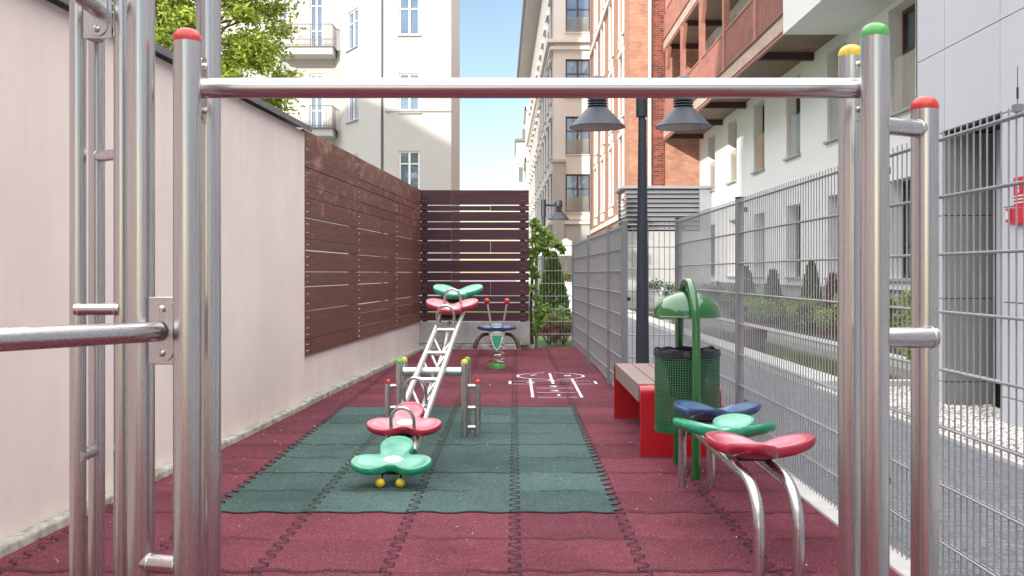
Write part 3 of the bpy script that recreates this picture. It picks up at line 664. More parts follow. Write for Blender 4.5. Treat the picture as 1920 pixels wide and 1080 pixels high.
for Y, flip, col in ((5.84, 0, 'green'), (6.31, 0, 'red'), (8.85, 1, 'red'), (9.34, 1, 'green')):
    s_ = seat(ss, None, 0, 0, col, axis=seatpose(Y, flip), size=1.08, lift=.03 if not flip else .045)
    MB().obox(sb(Y, 0, 0), (1, 0, 0), (sb(Y + 1) - sb(Y)).normalized(), (sb(Y, 0, 1) - sb(Y)).normalized(), (-.075, .075), (-.06, .06), (-.03 if Y < 6 else -.01, .0 if Y < 6 else .04)).build('seat_bracket', 'black', s_)
for x in (-.732, -.622): MB().ball((x, 5.745, .027), .026).build('bumper_ball', 'yellow', ss, smooth=True)
MB().tube([(-.732, 5.76, .03), (-.725, 5.85, .07)], .012, 8).tube([(-.622, 5.76, .03), (-.628, 5.85, .07)], .012, 8).build('bumper_stem', 'steel_w', ss, smooth=True)
MB().tube([(-.82, 7.57, .463), (-.36, 7.57, .463)], .032, 24).build('pivot_bar', 'steel_w', ss, smooth=True)
for x, c1, c2, d2, sx in ((-.358, 'cap_yellow', 'cap_green', .0, -.264), (-.822, 'cap_green', 'cap_yellow', .03, -.906)):
    for y_, xo, c_ in ((7.54, 0, c1), (7.74, .012, c2)):
        p_ = MB().tube([(x + xo, y_, 0), (x + xo, y_, .53)], .0255, 20).build('support_post', 'steel', ss, smooth=True)
        dome(MB(), (x + xo, y_, .53), .0255, .026, .006, 20).build('post_cap', c_, p_, smooth=True)
    p_ = MB().tube([(sx, 7.56, 0), (sx, 7.56, .385)], .022, 20).build('side_post', 'steel', ss, smooth=True)
    dome(MB(), (sx, 7.56, .385), .022, .024, .006, 20).build('post_cap', 'cap_red', p_, smooth=True)
    for z in (.36, .205, .065): MB().tube([(x, 7.555, z), (sx, 7.56, z)], .016, 14).build('rung', 'steel_h', ss, smooth=True)

# ------------------------------------------------------------------ spring rider
sr = thing('spring_rider', 'small butterfly-shaped spring rider with blue seat and red ball handles', 'spring rider', (-.217, 13, 0))
cx, cy = -.217, 13.0
MB().lathe((cx, cy, 0), [(.0001, .06), (.09, .06), (.098, .05), (.10, 0)], 28).build('base', 'cap_green', sr, smooth=True)
sp_ = [(cx + .088 * math.cos(a), cy + .088 * math.sin(a), .06 + .36 * a / (2 * math.pi * 6)) for a in [2 * math.pi * 6 * i / 220 for i in range(221)]]
MB().tube(sp_, .010, 8).build('spring', 'steel', sr, smooth=True)
MB().box((cx - .1, cy - .12, .42), (cx + .1, cy + .12, .455)).build('mount', 'steel_w', sr, bevel=.004)
seat(sr, (cx, cy, .50), 0, R(4), 'blue', size=1.12, lift=.02, r=.095)
pl = [(-.078, .42), (-.07, .35), (-.04, .27), (0, .225), (.04, .27), (.07, .35), (.078, .42)]
MB().add([(cx + x, cy - .155 - (.42 - z) * .12, z) for x, z in pl] + [(cx + x, cy - .135 - (.42 - z) * .12, z) for x, z in pl], [tuple(range(7)), tuple(range(13, 6, -1))] + [(i, (i + 1) % 7, 7 + (i + 1) % 7, 7 + i) for i in range(7)]).build('nose_plate', 'worn', sr)
MB().add([(cx + x * .78, cy - .159 - (.42 - (.225 + .195 * ((z - .225) / .195) * .86 + .02)) * .12, .225 + .195 * ((z - .225) / .195) * .86 + .02) for x, z in pl], [tuple(range(7))]).build('nose_panel', 'seat_green', sr)
for sg in (-1, 1):
    q = arc((cx + sg * .10, cy - .05, .42), (cx + sg * .24, cy - .08, .43), (cx + sg * .27, cy - .12, .25), 10)
    MB().tube(q, [.018 + .012 * i / 10 for i in range(11)], 10).build('foot_rest', 'footrest', sr, smooth=True)
    h = MB().tube([(cx + sg * .065, cy - .03, .49), (cx + sg * .12, cy - .03, .80)], .012, 12).build('handle', 'steel_w', sr, smooth=True)
    MB().ball((cx + sg * .123, cy - .03, .825), .037).build('handle_ball', 'cap_red', h, smooth=True)

# ------------------------------------------------------------------ triple seat on curved tubes
ts = thing('stool_row', 'row of three low trefoil seats, blue, green and crimson, on bent steel tubes', 'stool bench', (1.0, 4.9, 0))
for xn, xf in ((.925, .915), (1.075, 1.072)):
    zt = .375
    pth = [(xn, 4.0, -.01), (xn, 4.0, .20)] + arc((xn, 4.0, .20), (xn, 4.02, zt), (xn - .02, 4.24, zt), 12)[1:] + [(xf, 5.6, zt)] + arc((xf, 5.62, zt), (xf, 5.76, zt), (xf, 5.77, .25), 8) + [(xf, 5.77, -.01)]
    MB().tube(pth, .0225, 24).build('tube_leg', 'steel', ts, smooth=True)
for c, Y, rz, col in (((1.048, 5.56, .428), 0, 40, 'blue'), ((1.003, 4.98, .428), 0, -24, 'green'), ((1.015, 4.42, .43), 0, 42, 'red')):
    s_ = seat(ts, c, R(rz), R(-1), col, lift=.055, size=1.16)
    MB().box((c[0] - .09, c[1] - .05, .392), (c[0] + .05, c[1] + .05, .409)).build('seat_plate', 'black', s_)

# ------------------------------------------------------------------ litter bin
lb_ = thing('litter_bin', 'green perforated litter bin with domed hood and arched pole', 'litter bin', (1.02, 6.25, 0))
bx_, by_ = 1.02, 6.25
pth = [(1.028, 5.98, 0), (1.028, 5.98, .88)] + [(1.024 - .012 * i / 16, 6.225 - .245 * math.cos(math.pi * i / 16), .88 + .245 * math.sin(math.pi * i / 16)) for i in range(1, 17)] + [(1.0, 6.50, .0)]
MB().tube(pth, .0235, 24).build('arched_pole', 'bin_green', lb_, smooth=True)
hd = [(.2, -.004), (.203, 0), (.2, .006)] + [(max(1e-4, .196 * math.cos(a)), .006 + .145 * math.sin(a)) for a in [math.pi / 2 * i / 12 for i in range(13)]]
MB().lathe((bx_, by_, .915), hd + [(1e-4, .14)] + [(.19 * math.cos(a), .002 + .137 * math.sin(a)) for a in [math.pi / 2 * (12 - i) / 12 for i in range(13)]][1:] + [(.2, -.004)], 48).build('hood', 'bin_green', lb_, smooth=True)
bs = MB(); nc, nr = 78, 30; Rb = .19; zb, zt = .27, .70
for i in range(nc):
    for j in range(nr):
        a0, a1 = 2 * math.pi * i / nc, 2 * math.pi * (i + 1) / nc; z0, z1 = zb + (zt - zb) * j / nr, zb + (zt - zb) * (j + 1) / nr
        m_ = .165; A = [a0, a0 + (a1 - a0) * m_, a1 - (a1 - a0) * m_, a1]; Zs = [z0, z0 + (z1 - z0) * m_, z1 - (z1 - z0) * m_, z1]
        def pt(a, z): return (bx_ + Rb * math.cos(a), by_ + Rb * math.sin(a), z)
        o4 = [pt(A[0], Zs[0]), pt(A[3], Zs[0]), pt(A[3], Zs[3]), pt(A[0], Zs[3]), pt(A[1], Zs[1]), pt(A[2], Zs[1]), pt(A[2], Zs[2]), pt(A[1], Zs[2])]
        bs.add(o4, [(0, 1, 5, 4), (1, 2, 6, 5), (2, 3, 7, 6), (3, 0, 4, 7)])
bo = bs.build('basket', 'bin_mesh', lb_, weld=True); sd = bo.modifiers.new('s', 'SOLIDIFY'); sd.thickness = .002
MB().lathe((bx_, by_, 0), [(.001, .24), (.192, .24), (.1935, .245), (.1935, .27), (.188, .27), (.188, .245)], 48).build('base_ring', 'bin_green', lb_, smooth=True)
MB().lathe((bx_, by_, 0), [(.192, .695), (.194, .70), (.194, .712), (.187, .712), (.186, .695)], 48).build('rim', 'bin_mesh', lb_, smooth=True)
rn = random.Random(9); bg_ = MB(); seg = 48
ph = [rn.random() * 6 for _ in range(6)]
def wob(k, i): return sum(math.sin(k * (3 + 2 * q) * 2 * math.pi / seg + ph[q] + i * .7) for q in range(5)) * .25
prof = [(.1975, .682), (.197, .70), (.194, .722), (.182, .722), (.168, .68), (.125, .62), (.105, .5), (.10, .44), (.001, .42)]
vs = []
for i, (r_, z_) in enumerate(prof):
    for k in range(seg):
        a = 2 * math.pi * k / seg; r2 = max(.001, r_ + wob(k, i) * (.006 if i > 2 else .003)); z2 = z_ + wob(k, i + 2) * (.012 if i in (0, 2, 3) else .004)
        vs.append((bx_ + r2 * math.cos(a), by_ + r2 * math.sin(a), z2))
bg_.add(vs, [(i * seg + k, i * seg + (k + 1) % seg, (i + 1) * seg + (k + 1) % seg, (i + 1) * seg + k) for i in range(len(prof) - 1) for k in range(seg)])
tag(bg_.build('bin_bag', 'bag', None, smooth=True), 'black plastic bag lining the green litter bin, folded over its rim', 'bin bag')

# ------------------------------------------------------------------ bench
bn = thing('bench', 'low bench with glossy red side frames and brown-grey plank seat', 'bench', (1.06, 7.6, 0))
def benchframe(y0, y1):
    x0, x1, h, rr_ = .80, 1.315, .415, .07
    o = [(x0, 0)] + [(x0 + rr_ - rr_ * math.cos(a), h - rr_ + rr_ * math.sin(a)) for a in [math.pi / 2 * i / 8 for i in range(9)]] + [(x1 - rr_ + rr_ * math.sin(a), h - rr_ + rr_ * math.cos(a)) for a in [math.pi / 2 * i / 8 for i in range(9)]] + [(x1, 0)]
    n = len(o)
    vs = [(x, y0, z) for x, z in o] + [(x, y1, z) for x, z in o]
    fs = [tuple(range(n))[::-1], tuple(range(n, 2 * n))] + [(i, (i + 1) % n, n + (i + 1) % n, n + i) for i in range(n)]
    return MB().add(vs, fs)
def benchend(y0, sgn):
    # sheet bent over: vertical face with a rounded shoulder running into the seat
    x0, x1, h, r_, tk = .80, 1.315, .448, .055, .022
    pr = [(y0, 0)] + [(y0 + sgn * (r_ - r_ * math.cos(a)), h - r_ + r_ * math.sin(a)) for a in [math.pi / 2 * i / 8 for i in range(9)]] + [(y0 + sgn * .12, h)]
    inn = [(y0 + sgn * .12, h - tk)] + [(y0 + sgn * (r_ - (r_ - tk) * math.cos(a)), h - r_ + (r_ - tk) * math.sin(a)) for a in [math.pi / 2 * (8 - i) / 8 for i in range(9)]] + [(y0 + sgn * tk, 0)]
    P = pr + inn; n = len(P)
    return MB().add([(x0, y, z) for y, z in P] + [(x1, y, z) for y, z in P], [tuple(range(n)), tuple(range(n, 2 * n))[::-1]] + [(i, (i + 1) % n, n + (i + 1) % n, n + i) for i in range(n)])
benchend(6.72, 1).build('side_frame', 'bench_red', bn, smooth=True); benchend(8.52, -1).build('side_frame', 'bench_red', bn, smooth=True)
for k in range(4):
    a = .80 + k * .1305
    MB().obox((a, 6.845, .41), (1, 0, 0), (0, 1, 0), (0, 0, 1), (0, .1225), (0, 1.55), (0, .042)).build('plank', 'plank', bn, bevel=.003)
MB().box((.801, 6.845, .335), (.822, 8.39, .409)).box((1.29, 6.845, .335), (1.314, 8.39, .409)).build('seat_rail', 'plank', bn, bevel=.002)

# ------------------------------------------------------------------ street lamps
def lampshade(t, x, y, zr, r=.245):
    hd_ = MB().lathe((x, y, zr), [(r - .008, .004), (r, 0), (r, .008), (.098, .165), (.088, .175), (.08, .178)], 40).build('lamp_shade', 'lamp', t, smooth=True)
    MB().lathe((x, y, zr), [(r - .009, .003), (.08, .15), (.001, .15)], 40).build('reflector', 'lampw', hd_, smooth=True)
    f_ = MB()
    for k in range(5): f_.lathe((x, y, zr + .185 + k * .024), [(.05, 0), (.088, 0), (.09, .004), (.088, .008), (.05, .008)], 28)
    f_.lathe((x, y, zr), [(.052, .17), (.052, .31)], 20); f_.build('cooling_fins', 'lamp', t, smooth=True)
    MB().lathe((x, y, zr), [(.0885, .30), (.09, .31), (.09, .39)] + [(max(1e-4, .09 * math.cos(a)), .39 + .07 * math.sin(a)) for a in [math.pi / 2 * i / 6 for i in range(1, 7)]], 28).build('lamp_head', 'lamp', t, smooth=True)
l1 = thing('street_lamp', 'tall anthracite street lamp with two cone shades behind the bench', 'street lamp', (1.12, 9.3, 0))
MB().tube([(1.125, 9.3, 0), (1.125, 9.3, .35), (1.125, 9.3, 2.52)], [.062, .06, .036], 28).build('pole', 'lamp', l1, smooth=True)
MB().tube([(1.118, 9.3, 2.545), (1.118, 9.3, 2.88)], .05, 28).tube([(1.12, 9.3, 2.51), (1.12, 9.3, 2.545)], .03, 20).build('pole_head', 'lamp', l1, smooth=True)
MB().tube([(.73, 9.3, 2.83), (1.485, 9.3, 2.83)], .022, 16).build('arm', 'lamp', l1, smooth=True)
lampshade(l1, .728, 9.3, 2.45); lampshade(l1, 1.485, 9.3, 2.45)
l2 = thing('street_lamp', 'distant anthracite street lamp with a single cone shade above the climbing vine', 'street lamp', (.655, 24, 0))
MB().tube([(.655, 24, 0), (.655, 24, 2.45)], .042, 20).tube([(.655, 24, 2.45), (.655, 24, 2.84)], .06, 20).build('pole', 'lamp', l2, smooth=True)
MB().tube([(.655, 24, 2.72), (1.0, 24, 2.72)], .035, 14).build('arm', 'lamp', l2, smooth=True)
lampshade(l2, 1.0, 24, 2.385)

# ------------------------------------------------------------------ buildings
def facade(t, O, U, Nn, rects, W_, H, depth, wm, zb=0, name='wall'):
    """wall in plane through O along U with window openings (u0,u1,v0,v1); Nn points inward"""
    O = Vector(O); U = Vector(U).normalized(); Nn = Vector(Nn).normalized(); mb = MB()
    us = sorted({0, W_} | {r[0] for r in rects} | {r[1] for r in rects}); vs = sorted({zb, H} | {r[2] for r in rects} | {r[3] for r in rects})
    P = lambda u, v, n=0: O + U * u + Z * v + Nn * n
    for a, b in zip(us, us[1:]):
        for c, d in zip(vs, vs[1:]):
            mu, mv = (a + b) / 2, (c + d) / 2
            if any(r[0] < mu < r[1] and r[2] < mv < r[3] for r in rects): continue
            mb.quad(P(a, c), P(b, c), P(b, d), P(a, d))
    for u0, u1, v0, v1 in [r[:4] for r in rects]:
        mb.quad(P(u0, v0), P(u0, v0, depth), P(u0, v1, depth), P(u0, v1)); mb.quad(P(u1, v0), P(u1, v1), P(u1, v1, depth), P(u1, v0, depth))
        mb.quad(P(u0, v1), P(u0, v1, depth), P(u1, v1, depth), P(u1, v1)); mb.quad(P(u0, v0), P(u1, v0), P(u1, v0, depth), P(u0, v0, depth))
    return mb.build(name, wm, t, weld=True)
def window(t, O, U, Nn, r, depth, fm, gm_, cols=2, rows=(.0, .62, 1), fw=.07, sill=.06, sillm='plinth', curtain=False, rail=None):
    O = Vector(O); U = Vector(U).normalized(); Nn = Vector(Nn).normalized(); u0, u1, v0, v1 = r
    f = MB(); D = depth - .10
    def bx(a, b, c, d, n0, n1): f.obox(O, U, Z, Nn, (a, b), (c, d), (n0, n1))
    bx(u0 + .001, u0 + fw, v0 + .001, v1 - .001, D, D + .07); bx(u1 - fw, u1 - .001, v0 + .001, v1 - .001, D, D + .07)
    bx(u0 + fw, u1 - fw, v0 + .001, v0 + fw, D + .001, D + .069); bx(u0 + fw, u1 - fw, v1 - fw, v1 - .001, D + .001, D + .069)
    for k in range(1, cols):
        uc = u0 + (u1 - u0) * k / cols; bx(uc - fw * .6, uc + fw * .6, v0 + fw, v1 - fw, D + .002, D + .066)
    for q in rows[1:-1]:
        vc = v0 + (v1 - v0) * q
        for k in range(cols):
            a = u0 + (u1 - u0) * k / cols + fw * .62; b = u0 + (u1 - u0) * (k + 1) / cols - fw * .62; bx(a, b, vc - fw * .35, vc + fw * .35, D + .004, D + .062)
    fo = f.build('window', fm, t)
    MB().obox(O, U, Z, Nn, (u0 + .01, u1 - .01), (v0 + .01, v1 - .01), (D + .045, D + .052)).build('pane', gm_, fo)
    if sill: MB().obox(O, U, Z, Nn, (u0 - .06, u1 + .06), (v0 - .05, v0 - .002), (-sill, D - .002)).build('sill', sillm, fo)
    if rail: MB().obox(O, U, Z, Nn, (u0 + .05, u1 - .05), (v0 + .05, v0 + rail), (.05, .065)).build('glass_rail', 'glass_rail', fo)
    return fo

# right-hand grey panelled building (near)
pbd = thing('panelled_building', 'pale blue-grey panelled building at the right edge with a recessed entrance', 'building', (3.76, 5, 0))
XW = 3.76; YE = 9.89
zs = [.218, .946, 1.674]; zu = [2.40, 3.13, 3.86, 4.6]
ycuts = [-6, -4, -2, 0, 2, 4, 5.0, 6.05, 7.12, 8.18, 9.24, YE]
def panel(y0, y1, z0, z1, x=XW, m='panel'):
    g = .004; MB().box((x, y0 + g, z0 + g), (x + .03, y1 - g, z1 - g)).build('facade_panel', m, pbd)
for y0, y1 in zip(ycuts, ycuts[1:]):
    levels = [0] + zs + zu
    for z0, z1 in zip(levels, levels[1:]):
        if abs(y0 - 8.18) < .01 and z1 < 2.5: continue
        panel(y0, y1, z0, z1)
MB().box((XW + .031, -6, 0), (6.4, 8.175, 4.6)).box((XW + .031, 8.18, 2.41), (6.49, YE - .035, 4.6)).box((4.17, 8.18, 0), (6.49, 9.0, 2.409)).box((XW + .031, 9.275, 0), (6.49, YE - .035, 2.409)).build('core', 'joint', pbd)
for z0, z1 in zip([0] + zs, zs + [2.40]): MB().box((XW + .005, 9.243, z0 + .004), (4.2, 9.27, z1 - .004)).build('recess_panel', 'panel_dark', pbd)
MB().box((4.15, 8.2, .22), (4.168, 8.62, 2.40)).box((4.15, 8.66, .22), (4.168, 9.1, 2.40)).build('door', 'panel', pbd)
MB().box((XW - .012, 8.15, 2.395), (XW + .0, 9.27, 2.409)).build('soffit_trim', 'joint', pbd)
MB().box((XW + .0, YE - .03, 0), (6.49, YE, 4.6)).build('end_wall', 'panel', pbd)
sg = thing('fire_sign', 'red fire sign with white flash and lines on the panelled wall', 'sign', (XW, 7.85, 1.6))
MB().box((XW - .012, 7.70, 1.665), (XW - .001, 7.935, 1.885)).build('board', 'sign_red', sg)
mk = MB()
for z in (1.69, 1.715, 1.74): mk.box((XW - .0145, 7.72, z), (XW - .0125, 7.93, z + .009))
mk.add([(XW - .0145, y, z) for y, z in ((7.90, 1.87), (7.86, 1.81), (7.875, 1.81), (7.85, 1.76), (7.835, 1.79), (7.85, 1.79), (7.83, 1.85), (7.845, 1.85))], [(0, 1, 2), (2, 3, 4, 5), (0, 5, 6)]); mk.build('mark', 'sign_white', sg)
fx = thing('alarm_case', 'red alarm case mounted right below the fire sign', 'alarm case', (XW, 7.85, 1.6))
MB().box((XW - .035, 7.72, 1.53), (XW - .002, 7.925, 1.66)).build('case', 'sign_red', fx, bevel=.01)
cp_ = thing('call_point', 'small square red-framed call point left of the red alarm case', 'call point', (XW, 7.98, 1.6))
MB().box((XW - .03, 7.95, 1.555), (XW - .002, 8.03, 1.66)).build('frame', 'sign_red', cp_, bevel=.004); MB().box((XW - .034, 7.965, 1.575), (XW - .031, 8.015, 1.64)).build('face', 'sign_white', cp_)

# white rendered building (right, further)
wb = thing('white_building', 'white rendered apartment block with timber balconies behind the right fence', 'building', (6.5, 23, 0))
XF = 6.5; OF = (XF, 9.9, 0)
cy_list = [14.3, 17.75, 21.35, 24.65, 28.1, 31.55, 34.9]
rects = []
for c in cy_list:
    rects.append((c - .62 - 9.9, c + .62 - 9.9, 3.90, 5.72)); rects.append((c - .6 - 9.9, c + .6 - 9.9, 1.08, 2.76))
    rects.append((c - .6 - 9.9, c + .6 - 9.9, 7.0, 8.8))
facade(wb, OF, (0, 1, 0), (1, 0, 0), rects, 27.2, 12, .38, 'white_wall', zb=.86)
MB().box((XF + .03, 9.9, 0), (XF + .3, 37.1, .86)).build('plinth', 'plinth', wb)
MB().box((XF - .012, 9.9, .865), (XF - .001, 37.1, .885)).build('drip_edge', 'joint', wb)
for i, r in enumerate(rects):
    if i % 3 == 2: window(wb, OF, (0, 1, 0), (1, 0, 0), r, .38, 'brown_frame', 'glass', 2, (0, 1), sill=0)
    elif i % 3 == 0: window(wb, OF, (0, 1, 0), (1, 0, 0), r, .34, 'brown_frame', 'glass', 2, (0, .6, 1), sill=.07, rail=.95)
    else: window(wb, OF, (0, 1, 0), (1, 0, 0), r, .34, 'dark_frame', 'glass', 2, (0, .35, .8, 1), sill=.06)
bay = MB(); bay.box((5.21, 9.9, 5.80), (6.499, 20.5, 9.2)).build('bay', 'white_wall', wb)
def balcony(zf, y0, y1, rail=True):
    b_ = MB().box((5.21, y0, zf + .08), (5.27, y1, zf + .37)).build('balcony', 'fascia', wb)
    MB().box((5.27, y0, zf + .16), (6.498, y1, zf + .22)).build('soffit', 'soffit', b_)
    MB().box((5.19, y0, zf + .371), (5.33, y1, zf + .41)).build('floor_edge', 'timber_d', b_)
    MB().box((5.23, y0, zf - .0), (5.30, y1, zf + .078)).build('edge_beam', 'timber', b_)
    for y in (23.0, 26.35, 29.7, 33.05, 36.4):
        if y0 < y < y1: MB().box((5.31, y - .08, zf), (6.498, y + .08, zf + .158)).build('joist', 'timber_d', b_)
    rl = MB(); rl.box((5.22, y0, zf + 1.36), (5.28, y1, zf + 1.41)); rl.box((5.23, y0, zf + .46), (5.27, y1, zf + .49)); rl.build('handrail', 'timber', b_)
    y = y0 + .06; bl = MB()
    while y < y1: bl.box((5.235, y, zf + .491), (5.26, y + .055 , zf + 1.359)); y += .125
    bo_ = bl.build('baluster', 'timber', b_); bo_['kind'] = 'stuff'
    return b_
for zf in (5.8, 8.9): balcony(zf, 20.52 if zf < 6 else 20.52, 37.0)
for y in (22.9, 26.35, 29.7, 33.05, 36.4):
    p_ = MB().box((5.2, y - .13, 6.22), (5.34, y + .13, 8.9)).build('balcony_post', 'timber', wb)
    MB().obox((5.27, y - .1, 8.2), (1, 0, 0), Vector((0, -.55, .8)).normalized(), Vector((0, .8, .55)).normalized(), (-.05, .05), (0, .8), (-.05, .05)).build('brace', 'timber', p_)
    MB().box((5.2, y - .1, 9.32), (5.34, y + .1, 11.8)).build('balcony_post', 'timber', wb)
MB().box((XF - .03, 30.4, .1), (XF - .002, 34, .84)).build('vent_panel', 'pipe_d', wb)

MB().box((3.7, -6, 4.61), (6.6, YE + .02, 4.75)).build('roof', 'coping', pbd)

# brick building
bb = thing('brick_building', 'orange brick building with white pipe and tall narrow white windows', 'building', (4.1, 38, 0))
MB().box((4.03, 37.12, 0), (4.87, 37.4, 16)).box((5.24, 37.121, 0), (6.8, 37.4, 16)).build('end_wall', 'brick', bb)
MB().box((4.871, 37.05, 0), (5.239, 37.4, 16)).build('dark_strip', 'brick_d', bb)  # strip of darker mixed brick standing slightly proud of the wall
MB().tube([(4.74, 37.02, 3.5), (4.74, 37.02, 16)], .06, 16).build('downpipe', 'pipe_w', bb, smooth=True)
rects = []
for y in (39.7, 43.8, 48.0, 52.1):
    for z in (3.95, 7.0, 10.05, 13.1): rects.append((y - .62 - 37.4, y + .62 - 37.4, z, z + 2.25))
facade(bb, (4.03, 37.4, 0), (0, 1, 0), (1, 0, 0), rects, 18.0, 16, .2, 'salmon', name='side_wall')
for r in rects:
    window(bb, (4.03, 37.4, 0), (0, 1, 0), (1, 0, 0), r, .2, 'white_frame', 'glass_b', 2, (0, .7, 1), sill=.1, sillm='white_frame', fw=.12)
    sr_ = MB(); y0_, y1_ = r[0] + 37.4, r[1] + 37.4
    sr_.box((3.97, y0_ - .2, r[2] - .04), (4.029, y0_ - .001, r[3] + .1)).box((3.97, y1_ + .001, r[2] - .04), (4.029, y1_ + .2, r[3] + .1)).box((3.95, y0_ - .25, r[3] + .1), (4.029, y1_ + .25, r[3] + .28))
    for q in range(2): sr_.box((3.93, y0_ + .1 + q * .75, r[2] - .42), (4.029, y0_ + .38 + q * .75, r[2] - .1))
    sr_.build('surround', 'white_frame', bb)
MB().box((3.9, 37.45, 12.45), (4.03, 55.3, 12.7)).build('cornice', 'beige', bb); MB().box((3.95, 37.45, 3.2), (4.029, 55.3, 3.4)).build('cornice', 'beige', bb)

# beige building
bg2 = thing('beige_building', 'beige corner building with deep eaves and brown-framed windows', 'building', (3, 58, 0))
rects = [(2.70 - 2.06, 4.0 - 2.06, z, z + 2.0) for z in (4.42, 7.48, 10.52, 13.95)]
facade(bg2, (2.06, 56, 0), (1, 0, 0), (0, 1, 0), rects, 2.6, 19.9, .25, 'beige', name='front_wall')
for r in rects: window(bg2, (2.06, 56, 0), (1, 0, 0), (0, 1, 0), r, .25, 'brown_frame', 'glass_b', 2, (0, .62, 1), sill=.1, sillm='beige', rail=.8, fw=.08)
U2 = Vector((-.014, 1, 0)).normalized(); N2 = Vector((1, .014, 0)).normalized(); rects = []
for k in range(12):
    for z in (1.2, 4.42, 7.48, 10.52, 13.95): rects.append((1.5 + k * 3.7, 2.9 + k * 3.7, z, z + 2.0))
facade(bg2, (2.06, 56, 0), U2, N2, rects, 46, 19.9, .3, 'beige_d', name='side_wall')
for r in rects:
    window(bg2, (2.06, 56, 0), U2, N2, r, .3, 'brown_frame', 'glass', 2, (0, 1), sill=.12, sillm='beige')
    MB().obox((2.06, 56, 0), U2, Z, N2, (r[0] - .25, r[1] + .25), (r[3] + .12, r[3] + .3), (-.16, -.002)).build('lintel', 'beige', bg2)
MB().obox((2.06, 56, 0), U2, Z, N2, (-.9, 47), (19.9, 20.15), (-1.0, 3)).build('roof_edge', 'beige_d', bg2)
MB().obox((2.06, 56, 0), U2, Z, N2, (-1.1, 47), (20.16, 20.5), (-1.2, 3)).build('gutter', 'coping', bg2)
for z, d_ in ((13.35, .35), (13.0, .2), (6.95, .0), (3.75, .25), (4.0, .12)):
    if d_: MB().box((2.06 - d_, 56 - d_, z), (4.5, 55.998, z + .18)).obox((2.06, 56, 0), U2, Z, N2, (0.002, 46), (z + .001, z + .179), (-d_, -.001)).build('cornice', 'beige', bg2)
MB().box((2.0, 55.7, 0), (2.62, 55.997, 7.0)).build('pilaster', 'stone_panel', bg2)
MB().box((1.92, 55.6, 7.01), (2.7, 55.996, 7.16)).build('pilaster_cap', 'stone_panel', bg2)
MB().box((2.63, 55.9, 0), (4.5, 55.996, 3.73)).build('base_cladding', 'stone_panel', bg2)
MB().tube([(4.0, 55.5, 0), (4.0, 55.5, 20)], .06, 12).build('downpipe', 'pipe_d', bg2, smooth=True)

fb = thing('far_white_building', 'farthest pale building at the end of the lane, under open sky', 'building', (1.2, 112, 0))
MB().box((.12, 116, 0), (3, 130, 15.6)).build('wall', 'cream', fb); MB().box((1.15, 106, 0), (3, 115.9, 17.5)).build('front_block', 'cream', fb)
ld = MB()
for z in (3.6, 7, 10.2, 13.2): ld.box((.0, 115.8, z), (1.14, 115.99, z + .3))
for z in (4, 8.3, 12.4, 17.5): ld.box((.98, 105.8, z), (3, 105.99, z + .35)).box((.95, 105.8, z), (1.149, 115.9, z + .34))
ld.build('cornice', 'beige', fb)
MB().box((.0, 115.7, 15.61), (1.3, 130, 15.9)).box((.85, 116, 15.91), (1.15, 116.5, 17)).build('roof', 'coping', fb)
for z in (1, 4.8, 8.0, 11.2):
    MB().box((.45, 115.95, z), (.85, 115.995, z + 1.6)).build('window', 'glass', fb)
    for y_ in (107.5, 110.5, 113.2): MB().box((1.12, y_, z), (1.148, y_ + 1.1, z + 1.8)).build('window', 'glass', fb)

# louvred plant house
lv = thing('louvred_plant_house', 'grey louvred plant room with horizontal slats below the brick wall', 'plant room', (5, 35.9, 0))
MB().box((3.62, 34.85, 0), (6.49, 37.0, 2.55)).build('base', 'plinth', lv)
MB().box((3.9, 35.15, 2.551), (6.4, 36.9, 3.93)).build('core', 'joint', lv)
MB().box((3.5, 34.75, 3.95), (6.499, 37.03, 4.05)).build('roof', 'louvre', lv, bevel=.02)
MB().box((6.1, 34.86, 2.551), (6.49, 35.14, 3.949)).box((3.62, 36.8, 2.551), (3.7, 37.0, 3.949)).build('corner_post', 'louvre', lv)
for k in range(9):
    z = 2.60 + k * .15
    MB().add([(3.60, 34.82, z), (6.09, 34.82, z), (6.09, 34.95, z + .11), (3.72, 34.95, z + .11), (3.60, 34.82, z + .015), (6.09, 34.82, z + .015), (6.09, 34.95, z + .125), (3.72, 34.95, z + .125),
              (3.60, 36.79, z), (3.72, 36.79, z + .11), (3.60, 36.79, z + .015), (3.72, 36.79, z + .125)],
             [(0, 1, 2, 3), (4, 7, 6, 5), (0, 4, 5, 1), (8, 0, 3, 9), (10, 11, 7, 4), (8, 10, 4, 0)]).build('louvre_slat', 'louvre', lv)

# back-left apartment house
ah = thing('apartment_house', 'tall cream apartment house with white windows and iron balconies behind the fence', 'building', (-7, 46, 0))
def X45(px, Y=45.): return (px - HX) * Y / F
fp = [(X45(862, 46.6), 46.6), (X45(846), 45), (X45(722), 45), (X45(692, 46.3), 46.3), (X45(640, 49.5), 49.5), (X45(628, 50.5), 50.5), (X45(300, 50.5), 50.5)]
HT = 19
def wallseg(i, rects, name, wm='cream', fm='white_frame', rows=(0, .68, 1), gm_='glass_b'):
    b, a = fp[i], fp[i + 1]; U = Vector((b[0] - a[0], b[1] - a[1], 0)); Ln = U.length; U.normalize(); Nn = Vector((-U.y, U.x, 0))
    if Nn.y < 0 and i: Nn = -Nn
    facade(ah, (a[0], a[1], 0), U, Nn, rects, Ln, HT, .16, wm, name=name)
    for r in rects: window(ah, (a[0], a[1], 0), U, Nn, r, .16, fm, gm_, 2, rows, sill=.09, sillm='plinth', fw=.075)
    return a, U, Nn
wallseg(0, [], 'corner_wall')
zw = [1.17 + (HY - y) * 45 / F for y in (66, 211, 357)]
u0 = X45(748) - X45(722); u1 = X45(787) - X45(722)
